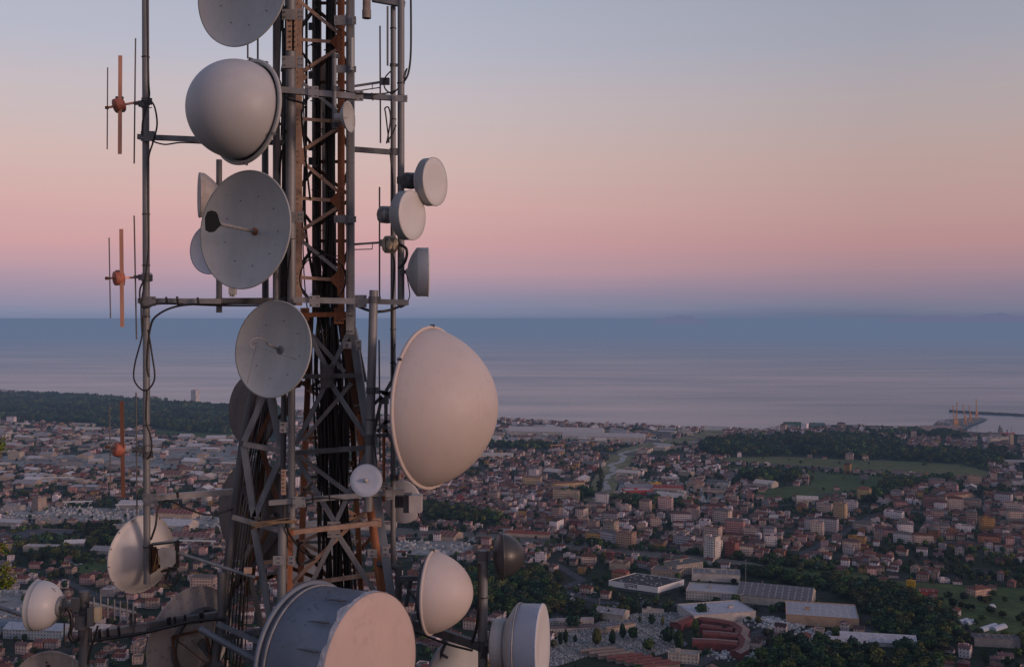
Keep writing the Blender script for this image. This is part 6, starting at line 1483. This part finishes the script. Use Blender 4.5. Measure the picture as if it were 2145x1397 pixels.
for (bx, by, tx, ty, lb) in ((2000, 899, 1996, 852, 'yellow harbour crane nearest the orange quay lamp'), (2004, 898, 2005, 845, 'yellow harbour crane just behind the first one'), (2022, 891, 2017, 850, 'third yellow harbour crane along the pier'), (2033, 886, 2030, 852, 'shorter fourth yellow harbour crane along the pier'), (2046, 879, 2045, 838, 'tallest yellow harbour crane at the pier end')):
    x, y = G(bx, by); s = y / F; Ht = (by - ty) * s; t_ = thing('harbour_crane', lb, 'crane', (x, y, 1.6), 'yellow cranes on the pier')
    b = MB()
    for i in (-1, 1):
        for j in (-1, 1): b.bar((x + i * 4.5, y + j * 4.5, 1.6), (x + i * 2, y + j * 2, 15), 1.3, 1.3)
    b.box((x, y, 16), (6, 6, 2)); b.build('portal', M_CR, t_)
    b = MB().box((x, y, 21), (5.5, 6, 8)); b.build('machine_house', M_CR, t_)
    b = MB(); b.bar((x - .5, y, 24), (x + (tx - bx) * s * .5, y, 1.6 + Ht * .62), 2.6, 2.6); b.build('tower', M_CR, t_)
    b = MB(); b.bar((x - 1, y, 24), (x + (tx - bx) * s, y, 1.6 + Ht), 1.9, 1.9); b.bar((x + (tx - bx) * s, y, 1.6 + Ht - 1), (x + (tx - bx) * s, y, 3 + Ht), 3.2, 3); b.build('jib', M_CR, t_)
x, y = G(2107, 910); t_ = thing('cargo_ship', 'red hulled ship with a grey bridge moored in the harbour', 'ship', (x, y, -1))
b = MB(); hl = [(-20, -5), (17, -5), (24, 0), (17, 5), (-20, 5)]; n = 5
vs = [(x + u * .9, y + v * .7, -1) for u, v in hl] + [(x + u, y + v, 4.5 + (2 if u > 20 else 0)) for u, v in hl]
b.add(vs, [tuple(range(n - 1, -1, -1)), tuple(range(n, 2 * n))] + [(i, (i + 1) % n, (i + 1) % n + n, i + n) for i in range(n)])
t = NT('ship_red', .6, 0, .3); t.color((.30, .04, .04)); b.build('hull', t.hazed(), t_)
b = MB(); b.box((x - 14, y, 9), (9, 8, 10)); b.box((x - 14, y, 16), (6, 7, 5)); b.box((x - 16, y, 21), (2.5, 3, 6)); b.build('bridge', M_CG, t_)
b = MB(); b.bar((x + 14, y, 4), (x + 14, y, 20), .8, .8); b.bar((x + 2, y, 4), (x + 4, y, 13), 2.4, 2); b.build('deck_mast', M_CG, t_)
x, y = G(245, 878); t_ = thing('water_tower', 'slender white mushroom shaped water tower in the far pine woods', 'water tower', (x, y, 0))
b = MB(); b.lathe([(3.4, 0), (2.8, 34)], (x, y, 0), (0, 0, 1), 16); t = NT('white_concrete', .8, 0, .2); t.color((.48, .45, .44)); M_WC = t.hazed(); b.build('shaft', M_WC, t_)
b = MB(); b.lathe([(2.8, 31), (9, 36), (9.4, 39), (7, 41), (0, 42)], (x, y, 0), (0, 0, 1), 20); b.build('tank', M_WC, t_)
# greenhouses in the meadow
t = NT('greenhouse_sheet', .4, 0, .4); t.color((.34, .36, .42)); M_GH = t.hazed()
for (px, py, l_, lb) in ((2070, 1316, 26, 'longest pale plastic greenhouse in the meadow'), (2092, 1316, 20, 'pale plastic greenhouse beside the longest one'), (2018, 1303, 14, 'short curved greenhouse next to a tree'), (2030, 1305, 12, 'shortest greenhouse of the meadow'), (2076, 1272, 7, 'small white shed alone in the meadow')):
    x, y = G(px, py); a = .62; d = Vector((math.cos(a), math.sin(a), 0)); pr = Vector((-d.y, d.x, 0)); b = MB(); vs = []
    for e in (0, 1):
        for k in range(9):
            th = math.pi * k / 8; vs.append(Vector((x, y, 0)) + d * (l_ * (e - .5)) + pr * (3.6 * math.cos(th)) + Vector((0, 0, 3.4 * math.sin(th))))
    b.add(vs, [(k, k + 1, k + 10, k + 9) for k in range(8)] + [tuple(range(8, -1, -1)), tuple(range(9, 18))]); tag(b.build('greenhouse', M_GH), lb, 'greenhouse', 'greenhouses in the meadow')
# gantries / travelling cranes of the marble yards
t = NT('gantry_white', .6, 0, .3); t.color((.44, .46, .48)); M_GW = t.hazed()
for (px, py, l_, hh, a, m_, lb) in ((163, 1062, 44, 9, .2, M_GW, 'white gantry beam over the marble yard beside the silo'), (270, 1068, 40, 9, .2, M_GW, 'white gantry beam behind the slim mast'), (405, 1148, 60, 10, -.12, M_GW, 'long white overhead gantry with splayed legs beside the thin diagonal tube'),
                                    (1168, 942, 34, 11, .3, M_CR, 'orange yard gantry crane near the motorway'), (120, 1010, 60, 9, .1, M_GW, 'pale blue gantry near the pale sand yard')):
    x, y = G(px, py); d = Vector((math.cos(a), math.sin(a), 0)); c = Vector((x, y, 0)); t_ = thing('gantry_crane', lb, 'gantry crane', (x, y, 0))
    b = MB(); b.bar(c - d * l_ / 2 + Vector((0, 0, hh)), c + d * l_ / 2 + Vector((0, 0, hh)), 1.6, 2); b.build('beam', m_, t_)
    for e in (-.42, .42):
        for s_ in (-3, 3):
            b = MB(); b.bar(c + d * (l_ * e) + Vector((0, 0, hh)), c + d * (l_ * e) + d * s_, .8, .8); b.build('leg', m_, t_)
# cars -----------------------------------------------------------------------
cm = {}
for nm, c in (('white', (.5, .5, .5)), ('silver grey', (.3, .31, .33)), ('dark', (.03, .03, .035)), ('red', (.25, .03, .03)), ('blue', (.05, .09, .22))):
    t = NT('car_paint_' + nm.replace(' ', '_'), .3, .1, .5); t.color(c); cm[nm] = t.hazed()
t = NT('car_glass', .15, 0, .5); t.color((.02, .025, .03)); M_CGL = t.hazed()
def car_mesh(nm):
    b = MB(); sec = [(-2.1, .35), (-2.1, .85), (-1.9, .95), (1.1, .95), (2.05, .75), (2.1, .35)]
    vs = [(u, -.85, z) for u, z in sec] + [(u, .85, z) for u, z in sec]; n = 6
    b.add(vs, [tuple(range(n)), tuple(range(2 * n - 1, n - 1, -1))] + [(i, i + n, (i + 1) % n + n, (i + 1) % n) for i in range(n)])
    for u in (-1.3, 1.3):
        for v in (-.8, .8): b.tube([(u, v - .1, .32), (u, v + .1, .32)], .32, 10)
    b2 = [(-1.7, .95), (-1.3, 1.45), (.2, 1.45), (.9, .95)]
    k0 = len(b.f); vs = [(u, -.75, z) for u, z in b2] + [(u, .75, z) for u, z in b2]
    b.add(vs, [(0, 1, 2, 3), (7, 6, 5, 4), (0, 4, 5, 1), (1, 5, 6, 2), (2, 6, 7, 3)])
    me = bpy.data.meshes.new('car'); me.from_pydata(b.v, [], b.f); me.materials.append(cm[nm]); me.materials.append(M_CGL)
    for i in range(k0, len(b.f)): me.polygons[i].material_index = 1 if i != k0 + 3 else 0
    return me
cmesh = {k: car_mesh(k) for k in cm}
lots = [(1300, 1262, 150, 14, 'in the car park below the store'), (1220, 1235, 60, 14, 'on the forecourt beside the store'), (1560, 1300, 60, 10, 'on the road by the white low hall'), (1180, 1262, 60, 16, 'in the car park by the cemetery'), (1690, 1325, 60, 8, 'on the lane below the tan warehouse'), (150, 1180, 40, 8, 'in the yard beside the small drum dish'), (1640, 1248, 40, 6, 'in the yard of the long grey shed')]
for (cx, cy, rx, ry, wh) in lots:
    for k in range(22):
        px, py = cx + r5.uniform(-1, 1) * rx / 2, cy + r5.uniform(-1, 1) * ry; x, y = G(px, py)
        if not occ_free(x, y, 1.5): continue
        occ_add(x, y, 2.0); nm = r5.choice(('white', 'white', 'silver grey', 'silver grey', 'dark', 'red', 'blue'))
        o = bpy.data.objects.new('parked_car', cmesh[nm]); COL.objects.link(o); o.location = (x, y, .3); o.rotation_euler = (0, 0, r5.choice((-.42, 1.15)) + r5.uniform(-.05, .05)); tag(o, uniq(f'{nm} parked car {wh}', 0, 0), 'car', 'cars parked below the hill')
x, y = G(1572, 1246); t_ = thing('truck', 'white box truck parked beside the long grey shed', 'truck', (x, y, .3))
MB().box((x, y, 2.4), (11, 2.5, 2.8)).build('cargo_box', M_WC, t_); MB().box((x + 6.8, y, 1.9), (2, 2.4, 2.5)).build('cab', cm['white'], t_)
b = MB(); [b.tube([(x + u, y - 1.2, .8), (x + u, y + 1.2, .8)], .5, 10) for u in (-4, -2.8, 6.6)]; b.build('wheel_axle', M_CGL, t_)
# lamps
def em_mat(nm, c, s):
    t = NT(nm); t.bsdf.inputs['Emission Color'].default_value = (*c, 1); t.bsdf.inputs['Emission Strength'].default_value = s; t.color((.1, .1, .1)); return t.m
EO, EW, ER = em_mat('sodium_lamp', (1, .45, .12), 7), em_mat('white_lamp', (1, .93, .78), 5), em_mat('red_lamp', (1, .12, .05), 5)
t = NT('lamp_post', .6, .3); t.color((.2, .2, .2)); M_LP = t.hazed()
for (px, py, hh, m_, lb, r_) in ((1098, 893, 12, EO, 'glowing orange lamp on the shore beside the big cream radome', 1.7), (1098, 917, 12, EO, 'orange lamp in the industrial yard below the shore lamp', 1.3), (1141, 908, 10, EO, 'orange lamp between the long factory halls', 1.0), (1206, 911, 10, EW, 'white lamp on the factory hall roof line', 1.3), (1310, 905, 10, EO, 'orange lamp among the coastal villas', 1.2),
                                 (2013, 909, 12, EO, 'bright orange quay lamp beside the cranes', 2.0), (1374, 1222, 9, EW, 'white lamp at the back of the store', .55), (1410, 1228, 9, EW, 'white lamp at the far corner of the store', .55), (1057, 1042, 12, ER, 'red warning lamp in the dense quarter', .6), (1085, 1043, 12, ER, 'second red warning lamp in the dense quarter', .6),
                                 (1462, 1082, 9, EW, 'white street lamp among the apartment blocks', .6), (52, 972, 9, EW, 'white lamp beside the cream block and sand yard', .8), (369, 1020, 9, EW, 'white lamp near the blue roofs behind the mast', .7), (1297, 1256, 8, EW, 'white lamp in the car park below the store', .45), (1562, 1222, 9, EW, 'white lamp on the gable of the long grey shed', .5),
                                 (1905, 1090, 8, EO, 'dim orange lamp among the eastern blocks', .5), (1866, 1055, 8, EO, 'orange lamp by the tree lined avenue', .5), (1290, 1300, 7, EO, 'dim orange lamp at the cemetery wall', .35), (1170, 1240, 7, EO, 'dim orange lamp on the ring road', .35), (1930, 1058, 8, EO, 'faint orange lamp near the long salmon block', .45), (1467, 908, 10, EW, 'faint white lamp among the coastal sheds', .9)):
    x, y = G(px, py); t_ = thing('street_lamp', lb, 'street lamp', (x, y, 0)); MB().tube([(x, y, 0), (x, y, hh)], .14, 6).build('post', M_LP, t_)
    MB().lathe([(0, -r_ * .5), (r_ * .8, -r_ * .3), (r_, 0), (r_ * .6, r_ * .4), (0, r_ * .5)], (x, y, hh), (0, 0, 1), 10).build('lamp_head', m_, t_)
for (px, py, hh, lb) in ((1562, 1217, 24, 'tall floodlight mast by the tree belt'), (1327, 1172, 14, 'thin catenary mast beside the railway, below the sandy tower'), (1405, 1180, 14, 'thin catenary mast between railway and offices'), (1240, 1150, 12, 'thin catenary mast by the station tracks'), (1178, 1140, 12, 'thin catenary mast at the platform end'), (1256, 1300, 22, 'thin mast at the cemetery car park')):
    x, y = G(px, py); t_ = thing('floodlight_mast', lb, 'mast', (x, y, 0)); MB().tube([(x, y, 0), (x, y, hh)], [.35, .2], 8).build('post', M_LP, t_); MB().box((x, y, hh), (1.6, .6, .7)).build('lamp_head', M_LP, t_)

r6 = random.Random(33)
for (pl, n) in (([(880, 1180), (1150, 1232), (1260, 1262), (1480, 1270)], 8), ([(1240, 1062), (1420, 1087), (1600, 1112), (1800, 1124), (2145, 1148)], 11), ([(1560, 1054), (1850, 1062), (2000, 1087), (2145, 1098)], 7), ([(0, 1182), (120, 1212), (230, 1262)], 4), ([(0, 1027), (200, 1032), (480, 1012)], 5), ([(900, 985), (1130, 992), (1230, 1038)], 5)):
    tot = len(pl) - 1
    for k in range(n):
        f = (k + .5) / n * tot; i = min(int(f), tot - 1); f -= i; px = pl[i][0] + (pl[i + 1][0] - pl[i][0]) * f; py = pl[i][1] + (pl[i + 1][1] - pl[i][1]) * f + 1
        x, y = G(px, py); w_ = r6.random() < .45
        t_ = thing('street_lamp', uniq(f"{'small white' if w_ else 'small orange'} lit street lamp {place_words(x, y)}", 0, 0), 'street lamp', (x, y, 0), 'lit street lamps along the roads')
        MB().tube([(x, y, 0), (x, y, 8)], .1, 5).build('post', M_LP, t_); r_ = .17 + .00009 * y
        MB().lathe([(0, -r_ * .5), (r_, 0), (0, r_ * .5)], (x, y, 8), (0, 0, 1), 8).build('lamp_head', EW if w_ else EO, t_)
